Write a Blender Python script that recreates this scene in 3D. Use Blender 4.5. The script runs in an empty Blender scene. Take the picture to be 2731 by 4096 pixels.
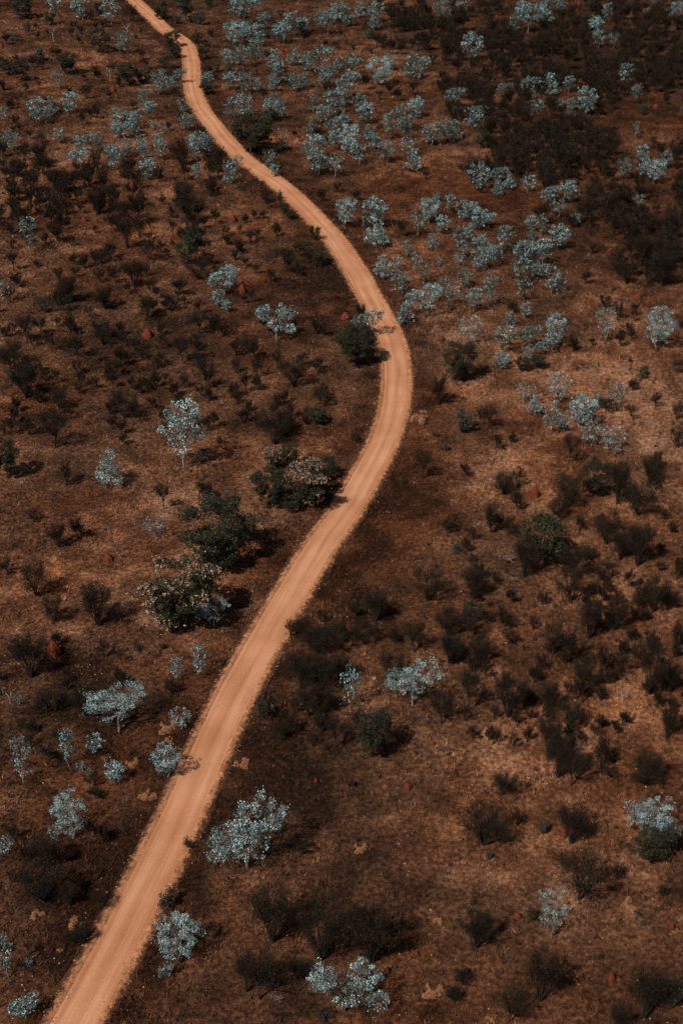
import bpy, math, random
import numpy as np
from mathutils import Vector, Matrix

scene = bpy.context.scene
# ------------------------------------------------------------------ camera
CAM_H = 118.0
PITCH = math.radians(31.4)
cam_data = bpy.data.cameras.new('camera')
cam_data.sensor_fit = 'VERTICAL'; cam_data.sensor_height = 36.0; cam_data.sensor_width = 24.0
cam_data.lens = 50.0
cam_data.clip_start = 0.5; cam_data.clip_end = 9000.0
cam = bpy.data.objects.new('camera', cam_data)
scene.collection.objects.link(cam)
cam.location = (0, 0, CAM_H)
cam.rotation_euler = (math.radians(90) - PITCH, 0, 0)
scene.camera = cam
# ------------------------------------------------------------------ sky and sun
SUN_EL = math.radians(50); SUN_AZ = math.radians(-141)      # azimuth from +Y towards +X
world = bpy.data.worlds.new('World'); scene.world = world; world.use_nodes = True
wn = world.node_tree; wn.nodes.clear()
sky = wn.nodes.new('ShaderNodeTexSky'); sky.sky_type = 'NISHITA'; sky.sun_disc = False
sky.sun_elevation = SUN_EL; sky.sun_rotation = SUN_AZ
bg = wn.nodes.new('ShaderNodeBackground'); bg.inputs['Strength'].default_value = 0.05
wo = wn.nodes.new('ShaderNodeOutputWorld')
wn.links.new(sky.outputs[0], bg.inputs[0]); wn.links.new(bg.outputs[0], wo.inputs[0])
sd = bpy.data.lights.new('sun', 'SUN'); sd.energy = 5.0; sd.angle = math.radians(0.5); sd.color = (1.0, 0.95, 0.88)
sun = bpy.data.objects.new('sun', sd); scene.collection.objects.link(sun)
sdir = Vector((math.sin(SUN_AZ)*math.cos(SUN_EL), math.cos(SUN_AZ)*math.cos(SUN_EL), math.sin(SUN_EL)))
sun.rotation_euler = sdir.to_track_quat('Z', 'Y').to_euler(); sun.location = sdir*300
scene.view_settings.view_transform = 'Standard'; scene.view_settings.look = 'None'
scene.view_settings.exposure = -0.2; scene.view_settings.gamma = 1.0
scene.view_settings.use_curve_mapping = False

# ------------------------------------------------------------------ photo geometry
IW, IH = 2731.0, 4096.0
FPX = 50.0/36.0*IH
def ray(px, py):
    u = (px-IW/2)/FPX; v = (IH/2-py)/FPX
    c, s = math.cos(PITCH), math.sin(PITCH)
    return np.array([u, c+v*s, -s+v*c])
def at(px, py, z=0.0):
    d = ray(px, py); k = (CAM_H-z)/-d[2]
    return d[0]*k, d[1]*k
def proj(x, y, z=0.0):
    c, s = math.cos(PITCH), math.sin(PITCH)
    zz = z-CAM_H
    d = y*c - zz*s; up = y*s + zz*c
    return IW/2 + x/d*FPX, IH/2 - up/d*FPX, d

# ------------------------------------------------------------------ numpy value noise
def _h(ix, iy, seed):
    n = (ix.astype(np.int64)*374761393 + iy.astype(np.int64)*668265263 + seed*982451653) & 0x7fffffff
    n = ((n ^ (n >> 13))*1274126177) & 0x7fffffff
    return ((n ^ (n >> 16)) & 0xffff)/65535.0
def vnoise(x, y, seed=0):
    xi = np.floor(x); yi = np.floor(y); fx = x-xi; fy = y-yi
    fx = fx*fx*(3-2*fx); fy = fy*fy*(3-2*fy)
    a = _h(xi, yi, seed); b = _h(xi+1, yi, seed); c = _h(xi, yi+1, seed); d = _h(xi+1, yi+1, seed)
    return (a*(1-fx)+b*fx)*(1-fy) + (c*(1-fx)+d*fx)*fy
def fbm(x, y, seed=0, octv=4):
    s = 0; a = 0.5; t = 0
    for o in range(octv):
        s = s + a*vnoise(x*2**o+17.3*o, y*2**o-9.1*o, seed+o); t += a; a *= 0.55
    return s/t
def sstep(e0, e1, x):
    t = np.clip((x-e0)/(e1-e0), 0, 1); return t*t*(3-2*t)

# ------------------------------------------------------------------ road line  (row, left edge, right edge in the photo)
RD = [(4096,204,383),(3934,306,475),(3742,415,560),(3551,520,650),(3338,618,760),(3146,712,835),(2955,800,918),(2764,890,1000),(2546,1008,1125),(2419,1085,1195),(2291,1155,1276),(2164,1240,1345),(2038,1340,1448),(1910,1415,1506),(1783,1493,1570),(1655,1531,1621),(1528,1547,1630),(1400,1535,1624),(1338,1520,1598),(1210,1450,1528),(1083,1385,1458),(955,1300,1372),(828,1175,1257),(764,1110,1187),(700,1030,1098),(638,944,1000),(574,887,935),(510,829,887),(446,781,836),(383,753,800),(319,746,788),(255,743,791),(191,730,778),(153,696,740),(128,645,690),(64,577,628),(0,524,545)]
pts = [at((a+b)/2, y) for y, a, b in RD]
d0 = np.array(pts[0])-np.array(pts[3]); d0 /= np.linalg.norm(d0)
d1 = np.array(pts[-1])-np.array(pts[-3]); d1 /= np.linalg.norm(d1)
pre = [tuple(np.array(pts[0])+d0*k) for k in (600, 300, 120, 80, 50, 30, 12)]
post = [tuple(np.array(pts[-1])+d1*k) for k in (15, 40, 80, 160, 400, 900)]
P = np.array(pre+pts+post)
seg = np.r_[0, np.cumsum(np.linalg.norm(np.diff(P, axis=0), axis=1))]
S = np.arange(0, seg[-1], 1.0)
CX = np.interp(S, seg, P[:, 0]); CY = np.interp(S, seg, P[:, 1])
kk = np.exp(-0.5*(np.arange(-12, 13)/4.5)**2); kk /= kk.sum()
def smooth(a):
    return np.convolve(np.pad(a, 12, mode='reflect', reflect_type='odd'), kk, 'valid')
CX = smooth(CX); CY = smooth(CY)
ROAD = np.stack([CX, CY], 1)
TAN = np.gradient(ROAD, axis=0); TAN /= np.linalg.norm(TAN, axis=1)[:, None]
NRM = np.stack([TAN[:, 1], -TAN[:, 0]], 1)        # to the right of the direction of travel (away from camera)
def road_dist(x, y):
    x = np.atleast_1d(x).ravel(); y = np.atleast_1d(y).ravel()
    out = np.full(x.shape, 1e9)
    R2 = ROAD[::2]
    for i in range(0, len(x), 4000):
        xx = x[i:i+4000, None]; yy = y[i:i+4000, None]
        out[i:i+4000] = np.sqrt(((xx-R2[None, :, 0])**2+(yy-R2[None, :, 1])**2).min(1))
    return out
def terrain(x, y, rd=None):
    x = np.asarray(x, float); y = np.asarray(y, float)
    sh = x.shape
    if rd is None: rd = road_dist(x, y).reshape(sh)
    h = (fbm(x/22, y/22, 5, 3)-0.5)*1.1
    return h*sstep(5, 14, rd)

# ------------------------------------------------------------------ ground tones (dark fine grass, pale straw, rust) 
PATCH = [  # px, py, rx, ry, brightness, rust
 (1365,60,1700,130,-.12,0),(1500,2230,170,230,-.30,.3),(1230,1180,170,150,-.28,0),(250,3500,420,420,-.22,0),(250,2900,380,240,-.18,0),
 (1180,3100,200,140,-.32,.1),(480,1350,520,330,-.17,0),(2400,300,420,300,-.34,0),(2350,1000,260,150,-.1,.1),(1250,2850,180,280,-.15,0),
 (2150,1850,330,140,.28,0),(2450,1480,330,170,.20,.15),(2620,1780,160,110,.18,0),(1950,2960,300,150,.22,.1),(2540,2800,150,70,.42,.1),
 (380,2050,420,300,.12,0),(230,2330,170,90,.14,.6),(330,640,330,110,.12,.2),(1950,3600,300,300,.10,0),(1350,2150,60,100,.1,0),
 (1500,740,330,80,-.05,.6),(1900,760,260,90,0,.6),(2600,450,180,170,.08,.6),(1650,1960,150,240,-.03,.6),(700,2680,260,90,0,.4),
 (1250,2300,120,120,0,.6),(200,2020,200,90,-.1,.6),(300,3050,250,160,.04,.4),(1700,3300,220,120,0,.2),(2300,2900,180,120,.10,0),
 (560,3050,160,140,0,.3),(320,3700,230,90,.05,.3),(1380,3250,260,130,.06,0),(1100,3650,200,180,.0,.2),(850,2600,160,100,.12,.2),(1650,1720,120,90,.15,.3)]
def tone(x, y, rd):
    """returns (brightness 0..1, rust 0..1)"""
    px, py, d = proj(x, y, 0)
    ok = d > 20
    b = 0.40 + (fbm(x/14, y/14, 31, 3)-0.5)*0.75 + (fbm(x/3.1, y/3.1, 77, 3)-0.5)*0.80
    r = 0.28 + (fbm(x/18, y/18, 91, 3)-0.5)*1.3 + (fbm(x/2.3, y/2.3, 12, 2)-0.5)*0.5
    for cx, cy, rx, ry, db, dr in PATCH:
        wx, wy = at(cx, cy); ex, _ = at(cx+rx, cy); _, ey = at(cx, cy-ry)
        q = ((x-wx)/(ex-wx))**2 + ((y-wy)/max(ey-wy, 1))**2
        w = np.exp(-q*0.9)
        b = b + db*w*(1.1 if db > 0 else 1.2); r = r + dr*w
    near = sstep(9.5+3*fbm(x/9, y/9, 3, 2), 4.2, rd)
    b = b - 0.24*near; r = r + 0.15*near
    return np.clip(b, 0, 1), np.clip(r, 0, 1)
DARK = np.array([0.028, 0.0140, 0.0085]); MID = np.array([0.136, 0.062, 0.034]); PALE = np.array([0.39, 0.205, 0.120])
RUST = np.array([1.10, 0.83, 0.64])
def tone_rgb(b, r):
    b = b[..., None]; r = r[..., None]
    lo = DARK*(1-b*2)+MID*(b*2); hi = MID*(2-b*2)+PALE*(b*2-1)
    c = np.where(b < 0.5, lo, hi)
    return c*(1+(RUST-1)*r)

# ------------------------------------------------------------------ mesh helpers
def mesh_np(name, V, Ft, uv=None, col=None, smooth_=False):
    """V (n,3), Ft (m,k) faces of equal size"""
    V = np.asarray(V, np.float32); Ft = np.asarray(Ft, np.int32); k = Ft.shape[1]
    me = bpy.data.meshes.new(name)
    me.vertices.add(len(V)); me.vertices.foreach_set('co', V.ravel())
    me.loops.add(Ft.size); me.loops.foreach_set('vertex_index', Ft.ravel())
    me.polygons.add(len(Ft))
    me.polygons.foreach_set('loop_start', np.arange(0, Ft.size, k, dtype=np.int32))
    try: me.polygons.foreach_set('loop_total', np.full(len(Ft), k, np.int32))
    except Exception: pass
    if smooth_: me.polygons.foreach_set('use_smooth', np.ones(len(Ft), bool))
    if col is not None:
        ca = me.color_attributes.new('Col', 'FLOAT_COLOR', 'POINT')
        c4 = np.ones((len(V), 4), np.float32); c4[:, :3] = col
        ca.data.foreach_set('color', c4.ravel())
    if uv is not None:
        ul = me.uv_layers.new(name='UVMap'); ul.data.foreach_set('uv', np.asarray(uv, np.float32)[Ft.ravel()].ravel())
    me.update(); me.validate()
    return me
def link(name, me, mat, parent=None):
    o = bpy.data.objects.new(name, me); scene.collection.objects.link(o)
    if mat and not me.materials: me.materials.append(mat)
    if parent: o.parent = parent
    return o
class MB:
    def __init__(s): s.v = []; s.f = []
    def tube(s, pts, rad, n=5, cap=True):
        b = len(s.v); pts = [Vector(p) for p in pts]
        for i, p in enumerate(pts):
            t = (pts[min(i+1, len(pts)-1)]-pts[max(i-1, 0)]).normalized()
            a = t.orthogonal().normalized(); c = t.cross(a)
            for k in range(n):
                an = 2*math.pi*k/n
                s.v.append(p+(a*math.cos(an)+c*math.sin(an))*rad[i])
        for i in range(len(pts)-1):
            for k in range(n):
                s.f.append((b+i*n+k, b+i*n+(k+1) % n, b+(i+1)*n+(k+1) % n, b+(i+1)*n+k))
        if cap: s.f.append(tuple(b+(len(pts)-1)*n+k for k in range(n)))
    def mesh(s, name, sm=True):
        me = bpy.data.meshes.new(name); me.from_pydata([tuple(v) for v in s.v], [], s.f)
        if sm: me.polygons.foreach_set('use_smooth', [True]*len(me.polygons))
        me.update(); return me
def leaves(rng, C, size, aspect=0.5, up=0.0, jitter=0.35, axis=None):
    """one diamond leaf card per centre; up>0 turns blades upright"""
    n = len(C)
    d = rng.normal(size=(n, 3)); 
    if axis is not None: d = d*0.45+axis
    d[:, 2] += up
    d /= np.linalg.norm(d, axis=1)[:, None]
    e = rng.normal(size=(n, 3)); e -= (e*d).sum(1)[:, None]*d; e /= np.linalg.norm(e, axis=1)[:, None]
    L = size*(1+rng.uniform(-jitter, jitter, n))[:, None]*0.5; W = L*aspect
    V = np.stack([C-d*L, C+e*W, C+d*L, C-e*W], 1).reshape(-1, 3)
    F = np.arange(4*n).reshape(n, 4)
    return V, F

# ------------------------------------------------------------------ materials
def new_mat(name):
    m = bpy.data.materials.new(name); m.use_nodes = True
    nt = m.node_tree; b = nt.nodes['Principled BSDF']; b.inputs['Roughness'].default_value = 0.85
    b.inputs['Specular IOR Level'].default_value = 0.15
    return m, nt, b
def ramp(nt, src, stops):
    r = nt.nodes.new('ShaderNodeValToRGB'); e = r.color_ramp.elements
    while len(e) < len(stops): e.new(0.5)
    for i, (p, c) in enumerate(stops): e[i].position = p; e[i].color = (*c, 1)
    nt.links.new(src, r.inputs[0]); return r.outputs[0]
def noise(nt, vec, scale, detail=4, rough=0.6):
    n = nt.nodes.new('ShaderNodeTexNoise'); n.inputs['Scale'].default_value = scale
    n.inputs['Detail'].default_value = detail; n.inputs['Roughness'].default_value = rough
    if vec: nt.links.new(vec, n.inputs['Vector'])
    return n.outputs['Fac']
def mixc(nt, fac, a, b, mode='MIX'):
    m = nt.nodes.new('ShaderNodeMix'); m.data_type = 'RGBA'; m.blend_type = mode
    for sock, v in ((m.inputs[0], fac), (m.inputs[6], a), (m.inputs[7], b)):
        if hasattr(v, 'links'): nt.links.new(v, sock)
        elif isinstance(v, (int, float)): sock.default_value = v
        else: sock.default_value = (*v, 1)
    return m.outputs[2]
def bump(nt, b, h, strength, dist):
    bp = nt.nodes.new('ShaderNodeBump'); bp.inputs['Strength'].default_value = strength; bp.inputs['Distance'].default_value = dist
    nt.links.new(h, bp.inputs['Height']); nt.links.new(bp.outputs[0], b.inputs['Normal'])
def leaf_mat(name, stops, stops2=None, rough=0.6, spec=0.25, transl=0.15, tint=False):
    """leaf colour varies leaf by leaf, and a little from tree to tree"""
    m, nt, b = new_mat(name)
    g = nt.nodes.new('ShaderNodeNewGeometry')
    c = ramp(nt, g.outputs['Random Per Island'], stops)
    if stops2:
        c2 = ramp(nt, g.outputs['Random Per Island'], stops2)
        oi = nt.nodes.new('ShaderNodeObjectInfo')
        c = mixc(nt, oi.outputs['Random'], c, c2)
    if tint:
        av = nt.nodes.new('ShaderNodeAttribute'); av.attribute_name = 'Col'; c = mixc(nt, 1.0, c, av.outputs['Color'], 'MULTIPLY')
    nt.links.new(c, b.inputs['Base Color'])
    b.inputs['Roughness'].default_value = rough; b.inputs['Specular IOR Level'].default_value = spec
    if transl:
        tr = nt.nodes.new('ShaderNodeBsdfTranslucent'); nt.links.new(c, tr.inputs[0])
        mx = nt.nodes.new('ShaderNodeMixShader'); mx.inputs[0].default_value = transl
        out = nt.nodes['Material Output']
        nt.links.new(b.outputs[0], mx.inputs[1]); nt.links.new(tr.outputs[0], mx.inputs[2]); nt.links.new(mx.outputs[0], out.inputs[0])
    return m
def bark_mat(name, c1, c2, scale=3):
    m, nt, b = new_mat(name)
    tc = nt.nodes.new('ShaderNodeTexCoord')
    f = noise(nt, tc.outputs['Object'], scale)
    nt.links.new(ramp(nt, f, [(0.35, c1), (0.65, c2)]), b.inputs['Base Color']); bump(nt, b, f, 0.4, 0.03)
    return m
M = {}
M['gum_leaf'] = leaf_mat('glaucous_leaves', [(0, (.020, .034, .032)), (.42, (.12, .210, .200)), (1, (.60, .86, .84))],
                                            [(0, (.014, .018, .014)), (.5, (.080, .105, .088)), (1, (.36, .44, .39))], transl=0.06, tint=True)
M['gum_leaf_white'] = leaf_mat('white_green_leaves', [(0, (.018, .03, .03)), (.42, (.155, .250, .238)), (1, (.80, 1.0, .96))], None, transl=0.06, tint=True)
M['wattle_leaf'] = leaf_mat('dark_needles', [(0, (.008, .005, .0035)), (.6, (.027, .017, .011)), (1, (.080, .049, .031))],
                                            [(0, (.006, .005, .004)), (.6, (.020, .017, .012)), (1, (.056, .047, .034))], rough=.95, spec=.03, transl=0.05)
M['green_leaf'] = leaf_mat('olive_leaves', [(0, (.008, .009, .004)), (.6, (.025, .025, .010)), (1, (.080, .072, .032))],
                                           [(0, (.007, .008, .004)), (.6, (.022, .021, .011)), (1, (.066, .056, .031))], transl=0.08)
M['bright_leaf'] = leaf_mat('bright_green_leaves', [(0, (.007, .009, .004)), (.6, (.021, .028, .009)), (1, (.066, .080, .030))], None, transl=0.1)
M['grey_leaf'] = leaf_mat('grey_green_leaves', [(0, (.022, .021, .016)), (.6, (.066, .064, .050)), (1, (.17, .165, .13))],
                                               [(0, (.014, .015, .010)), (.6, (.040, .042, .030)), (1, (.11, .11, .082))], transl=0.08)
M['low_leaf'] = leaf_mat('low_bush_leaves', [(0, (.012, .009, .005)), (.6, (.034, .024, .014)), (1, (.075, .050, .030))], None, transl=0.05)
M['blossom'] = leaf_mat('cream_blossom', [(0, (.20, .11, .065)), (.5, (.42, .26, .17)), (1, (.66, .45, .33))], None, transl=0.1)
M['white_bark'] = bark_mat('white_bark', (.10, .08, .065), (.34, .29, .25))
M['dark_bark'] = bark_mat('dark_bark', (.018, .013, .010), (.055, .042, .036))
M['brown_bark'] = bark_mat('brown_bark', (.035, .024, .018), (.12, .085, .062))
M['pale_dead'] = bark_mat('bleached_wood', (.25, .18, .14), (.60, .48, .40))
M['litter'] = bark_mat('weathered_wood', (.09, .06, .042), (.30, .21, .16))
M['straw'] = leaf_mat('straw_blades', [(0, (.26, .10, .045)), (.5, (.50, .22, .105)), (1, (.68, .36, .20))], None, transl=0.1)
m, nt, b = new_mat('mound_earth'); tc = nt.nodes.new('ShaderNodeTexCoord')
f = noise(nt, tc.outputs['Object'], 4, 6, 0.7)
nt.links.new(ramp(nt, f, [(0.3, (.07, .015, .007)), (0.7, (.19, .040, .017))]), b.inputs['Base Color']); bump(nt, b, f, 0.8, 0.12); M['mound'] = m

# ground: colours come from the mapped grass tones, broken by fine noise
m, nt, b = new_mat('dry_earth'); tc = nt.nodes.new('ShaderNodeTexCoord')
at_ = nt.nodes.new('ShaderNodeAttribute'); at_.attribute_name = 'Col'
f1 = noise(nt, tc.outputs['Object'], 1.6, 8, 0.75); f2 = noise(nt, tc.outputs['Object'], 7, 5, 0.7)
k1 = ramp(nt, f1, [(0.38, (.28, .26, .24)), (0.5, (.75, .74, .72)), (0.64, (1.75, 1.7, 1.65))])
k2 = ramp(nt, f2, [(0.35, (.65, .65, .65)), (0.65, (1.35, 1.33, 1.3))])
c = mixc(nt, 1.0, at_.outputs['Color'], k1, 'MULTIPLY'); c = mixc(nt, 1.0, c, k2, 'MULTIPLY')
nt.links.new(c, b.inputs['Base Color']); b.inputs['Roughness'].default_value = 0.95; b.inputs['Specular IOR Level'].default_value = 0.05
bump(nt, b, f2, 0.6, 0.25); M['ground'] = m
m, nt, b = new_mat('grass_blades'); at_ = nt.nodes.new('ShaderNodeAttribute'); at_.attribute_name = 'Col'
nt.links.new(at_.outputs['Color'], b.inputs['Base Color']); b.inputs['Specular IOR Level'].default_value = 0.1
M['grass'] = m

# graded dirt: wheel tracks follow the road through its own UV (metres across, metres along)
m, nt, b = new_mat('graded_dirt'); uvn = nt.nodes.new('ShaderNodeUVMap'); uvn.uv_map = 'UVMap'
mp = nt.nodes.new('ShaderNodeMapping'); mp.inputs['Scale'].default_value = (1.0, 0.03, 1); nt.links.new(uvn.outputs[0], mp.inputs[0])
tr1 = noise(nt, mp.outputs[0], 1.0, 5, 0.65)
tc = nt.nodes.new('ShaderNodeTexCoord'); fb = noise(nt, tc.outputs['Object'], 0.12, 3, 0.5); ff = noise(nt, tc.outputs['Object'], 6.0, 5, 0.75)
c = ramp(nt, tr1, [(0.30, (.44, .194, .096)), (0.48, (.485, .224, .117)), (0.60, (.53, .264, .147)), (0.74, (.46, .206, .105))])
sx = nt.nodes.new('ShaderNodeSeparateXYZ'); nt.links.new(uvn.outputs[0], sx.inputs[0])
wb = noise(nt, tc.outputs['Object'], 0.05, 2, 0.5); wa = nt.nodes.new('ShaderNodeMath'); wa.operation = 'MULTIPLY_ADD'; nt.links.new(wb, wa.inputs[0]); wa.inputs[1].default_value = 1.6; nt.links.new(sx.outputs[0], wa.inputs[2])
wv = nt.nodes.new('ShaderNodeMath'); wv.operation = 'MULTIPLY'; nt.links.new(wa.outputs[0], wv.inputs[0]); wv.inputs[1].default_value = 3.3
wc = nt.nodes.new('ShaderNodeMath'); wc.operation = 'COSINE'; nt.links.new(wv.outputs[0], wc.inputs[0])
wd = nt.nodes.new('ShaderNodeMapRange'); wd.inputs[1].default_value = -1; wd.inputs[2].default_value = 1; nt.links.new(wc.outputs[0], wd.inputs[0])
c = mixc(nt, 1.0, c, ramp(nt, wd.outputs[0], [(0.0, (.90, .86, .83)), (0.35, (1.0, 1.0, 1.0)), (1.0, (1.06, 1.09, 1.12))]), 'MULTIPLY')
c = mixc(nt, 1.0, c, ramp(nt, fb, [(0.35, (.86, .78, .72)), (0.65, (1.06, 1.05, 1.05))]), 'MULTIPLY')
c = mixc(nt, 1.0, c, ramp(nt, ff, [(0.3, (.86, .86, .86)), (0.7, (1.1, 1.1, 1.1))]), 'MULTIPLY')
sp = nt.nodes.new('ShaderNodeTexVoronoi'); sp.inputs['Scale'].default_value = 2.2; nt.links.new(tc.outputs['Object'], sp.inputs['Vector'])
spk = ramp(nt, sp.outputs['Distance'], [(0.07, (1, 1, 1)), (0.11, (0, 0, 0))])
c = mixc(nt, spk, c, (.72, .46, .32))
nt.links.new(c, b.inputs['Base Color']); b.inputs['Roughness'].default_value = 0.95; b.inputs['Specular IOR Level'].default_value = 0.05
bump(nt, b, ff, 0.5, 0.06); M['road'] = m
m, nt, b = new_mat('verge_gravel'); tc = nt.nodes.new('ShaderNodeTexCoord')
f1 = noise(nt, tc.outputs['Object'], 2.2, 8, 0.85); f2 = noise(nt, tc.outputs['Object'], 0.4, 4, 0.6)
c = ramp(nt, f1, [(0.38, (.17, .065, .028)), (0.48, (.42, .175, .085)), (0.62, (.60, .30, .17))])
c = mixc(nt, 1.0, c, ramp(nt, f2, [(0.35, (.7, .68, .62)), (0.65, (1.08, 1.05, 1))]), 'MULTIPLY')
uvn = nt.nodes.new('ShaderNodeUVMap'); uvn.uv_map = 'UVMap'; sx = nt.nodes.new('ShaderNodeSeparateXYZ'); nt.links.new(uvn.outputs[0], sx.inputs[0])
ab = nt.nodes.new('ShaderNodeMath'); ab.operation = 'ABSOLUTE'; nt.links.new(sx.outputs[0], ab.inputs[0])
n3 = noise(nt, tc.outputs['Object'], 1.3, 5, 0.75); ad = nt.nodes.new('ShaderNodeMath'); ad.operation = 'MULTIPLY_ADD'; nt.links.new(n3, ad.inputs[0]); ad.inputs[1].default_value = 2.4; nt.links.new(ab.outputs[0], ad.inputs[2])
mr = nt.nodes.new('ShaderNodeMapRange'); mr.inputs[1].default_value = 3.9; mr.inputs[2].default_value = 4.35; nt.links.new(ad.outputs[0], mr.inputs[0])
c = mixc(nt, mr.outputs[0], c, (.075, .033, .018))     # litter and soil creep in from the grass side
nt.links.new(c, b.inputs['Base Color']); bump(nt, b, f1, 0.9, 0.15); b.inputs['Specular IOR Level'].default_value = 0.05; M['verge'] = m

# ------------------------------------------------------------------ ground sheet (one sheet to the horizon)
def axis(lo, hi, st, far):
    mid = np.arange(lo, hi+st, st)
    ext = np.cumsum(st*1.45**np.arange(1, 24)); ext = ext[ext < far]
    ext = np.r_[ext, far]
    return np.r_[(lo-ext)[::-1], mid, hi+ext]
gx = axis(-185, 185, 0.9, 6000); gy = axis(60, 680, 0.9, 6000)
GX, GY = np.meshgrid(gx, gy); rdg = road_dist(GX, GY).reshape(GX.shape)
GZ = terrain(GX, GY, rdg)
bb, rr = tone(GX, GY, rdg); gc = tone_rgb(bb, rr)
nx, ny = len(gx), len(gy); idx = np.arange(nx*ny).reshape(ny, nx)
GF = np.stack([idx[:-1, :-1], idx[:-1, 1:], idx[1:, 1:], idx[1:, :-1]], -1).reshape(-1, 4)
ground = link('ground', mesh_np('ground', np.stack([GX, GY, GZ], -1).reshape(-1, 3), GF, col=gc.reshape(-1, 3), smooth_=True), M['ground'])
ground['kind'] = 'structure'

# ------------------------------------------------------------------ road sheets
def strip(name, offs, zfun, mat, jag):
    n = len(ROAD); k = len(offs); s = np.arange(n)*1.0
    V = np.zeros((n, k, 3)); UV = np.zeros((n, k, 2))
    for j, o in enumerate(offs):
        oo = np.full(n, float(o))
        if j in (0, k-1):
            sg = -1 if j == 0 else 1
            oo += sg*jag*((fbm(s/1.6, s*0+j, 200+j, 3)-0.5)*2.2 + (fbm(s/30, s*0+j, 230+j, 2)-0.5)*1.2)
        V[:, j, 0] = ROAD[:, 0]+NRM[:, 0]*oo; V[:, j, 1] = ROAD[:, 1]+NRM[:, 1]*oo
        V[:, j, 2] = zfun(o, s, j); UV[:, j, 0] = oo; UV[:, j, 1] = s
    idx = np.arange(n*k).reshape(n, k)
    F = np.stack([idx[:-1, :-1], idx[:-1, 1:], idx[1:, 1:], idx[1:, :-1]], -1).reshape(-1, 4)
    o = link(name, mesh_np(name, V.reshape(-1, 3), F, uv=UV.reshape(-1, 2), smooth_=True), mat); o['kind'] = 'structure'
    return o
def zv(o, s, j):
    z = np.full(len(s), 0.02)
    if 2.2 < abs(o) < 2.9: z += 0.10+0.12*fbm(s/2.0, s*0+j, 300+j, 2)          # low windrow left by the grader
    return z
strip('road_verge', [-3.5, -2.85, -2.35, -2.15, 2.15, 2.35, 2.85, 3.5], lambda o, s, j: zv(o, s, j) if abs(o) > 2.2 else np.full(len(s), 0.012), M['verge'], 0.3)
strip('road', [-2.3, -1.9, -1.2, -0.6, 0, 0.6, 1.2, 1.9, 2.3], lambda o, s, j: np.full(len(s), 0.075-0.02*(abs(o)/2.2)**2+(0.02 if abs(o) > 2.2 else 0)), M['road'], 0.16)

# ------------------------------------------------------------------ dry grass (uncountable: one object)
def frame_points(n, seed, margin=1.12, ymax=680):
    """random ground points, density falling with distance, inside a somewhat widened view wedge"""
    rng = np.random.default_rng(seed); out = []
    px = (rng.random(n)-0.5)*IW*margin*1.12+IW/2; py = rng.random(n)
    y = 72 + (ymax-72)*py
    d = y*math.cos(PITCH)+CAM_H*math.sin(PITCH)
    x = (px-IW/2)/FPX*d
    return rng, x, y, d
rng, x, y, d = frame_points(430000, 11)
keep = rng.random(len(x)) < np.clip(d/390.0, 0.50, 1.0)*np.clip(1.6-d/780, 0.55, 1)      # even out density per square metre
x, y, d = x[keep], y[keep], d[keep]
rd = road_dist(x, y)
cl = fbm(x/1.7, y/1.7, 555, 3)
edge = 2.45+1.5*fbm(x/2.2, y/2.2, 8, 3)
keep = (rd > edge) & (rng.random(len(x)) < sstep(0.30, 0.58, cl)+0.18)
x, y, d, rd = x[keep], y[keep], d[keep], rd[keep]
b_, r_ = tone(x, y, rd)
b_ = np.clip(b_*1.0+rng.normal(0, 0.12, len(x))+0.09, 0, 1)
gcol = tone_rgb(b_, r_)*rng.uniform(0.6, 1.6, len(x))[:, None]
NB = 8
sz = rng.uniform(0.5, 1.15, len(x))*(1+0.45*np.clip((d-165)/370, 0, 1))*(0.75+0.5*vnoise(x/5, y/5, 66))
sz = sz*np.where((rd < 8) & (rd > 3), 1.15, 1.0)
gz = terrain(x, y, rd)
n = len(x); ang = rng.uniform(0, 2*np.pi, (n, NB)); rad = rng.uniform(0.02, 0.22, (n, NB)); lean = rng.uniform(0.05, 0.34, (n, NB)); hh = rng.uniform(0.22, 0.50, (n, NB))
wd = rng.uniform(0.03, 0.075, (n, NB)); a2 = rng.uniform(0, 2*np.pi, (n, NB))
bx = x[:, None]+np.cos(ang)*rad*sz[:, None]; by = y[:, None]+np.sin(ang)*rad*sz[:, None]
V = np.zeros((n, NB, 3, 3), np.float32)
for q, sg in ((0, -1), (1, 1)):
    V[:, :, q, 0] = bx+sg*np.cos(a2)*wd*sz[:, None]; V[:, :, q, 1] = by+sg*np.sin(a2)*wd*sz[:, None]; V[:, :, q, 2] = gz[:, None]-0.02
V[:, :, 2, 0] = bx+np.cos(ang)*lean*sz[:, None]; V[:, :, 2, 1] = by+np.sin(ang)*lean*sz[:, None]; V[:, :, 2, 2] = gz[:, None]+hh*sz[:, None]
col = np.repeat(gcol, NB*3, axis=0).reshape(n, NB, 3, 3)
F = np.arange(n*NB*3).reshape(-1, 3)
grass = link('dry_grass', mesh_np('dry_grass', V.reshape(-1, 3), F, col=col.reshape(-1, 3)), M['grass'])
grass['kind'] = 'stuff'; grass['label'] = 'short dry rust-brown and straw grass covering the red plain'; grass['category'] = 'grass'
print('grass tufts', n)

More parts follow.
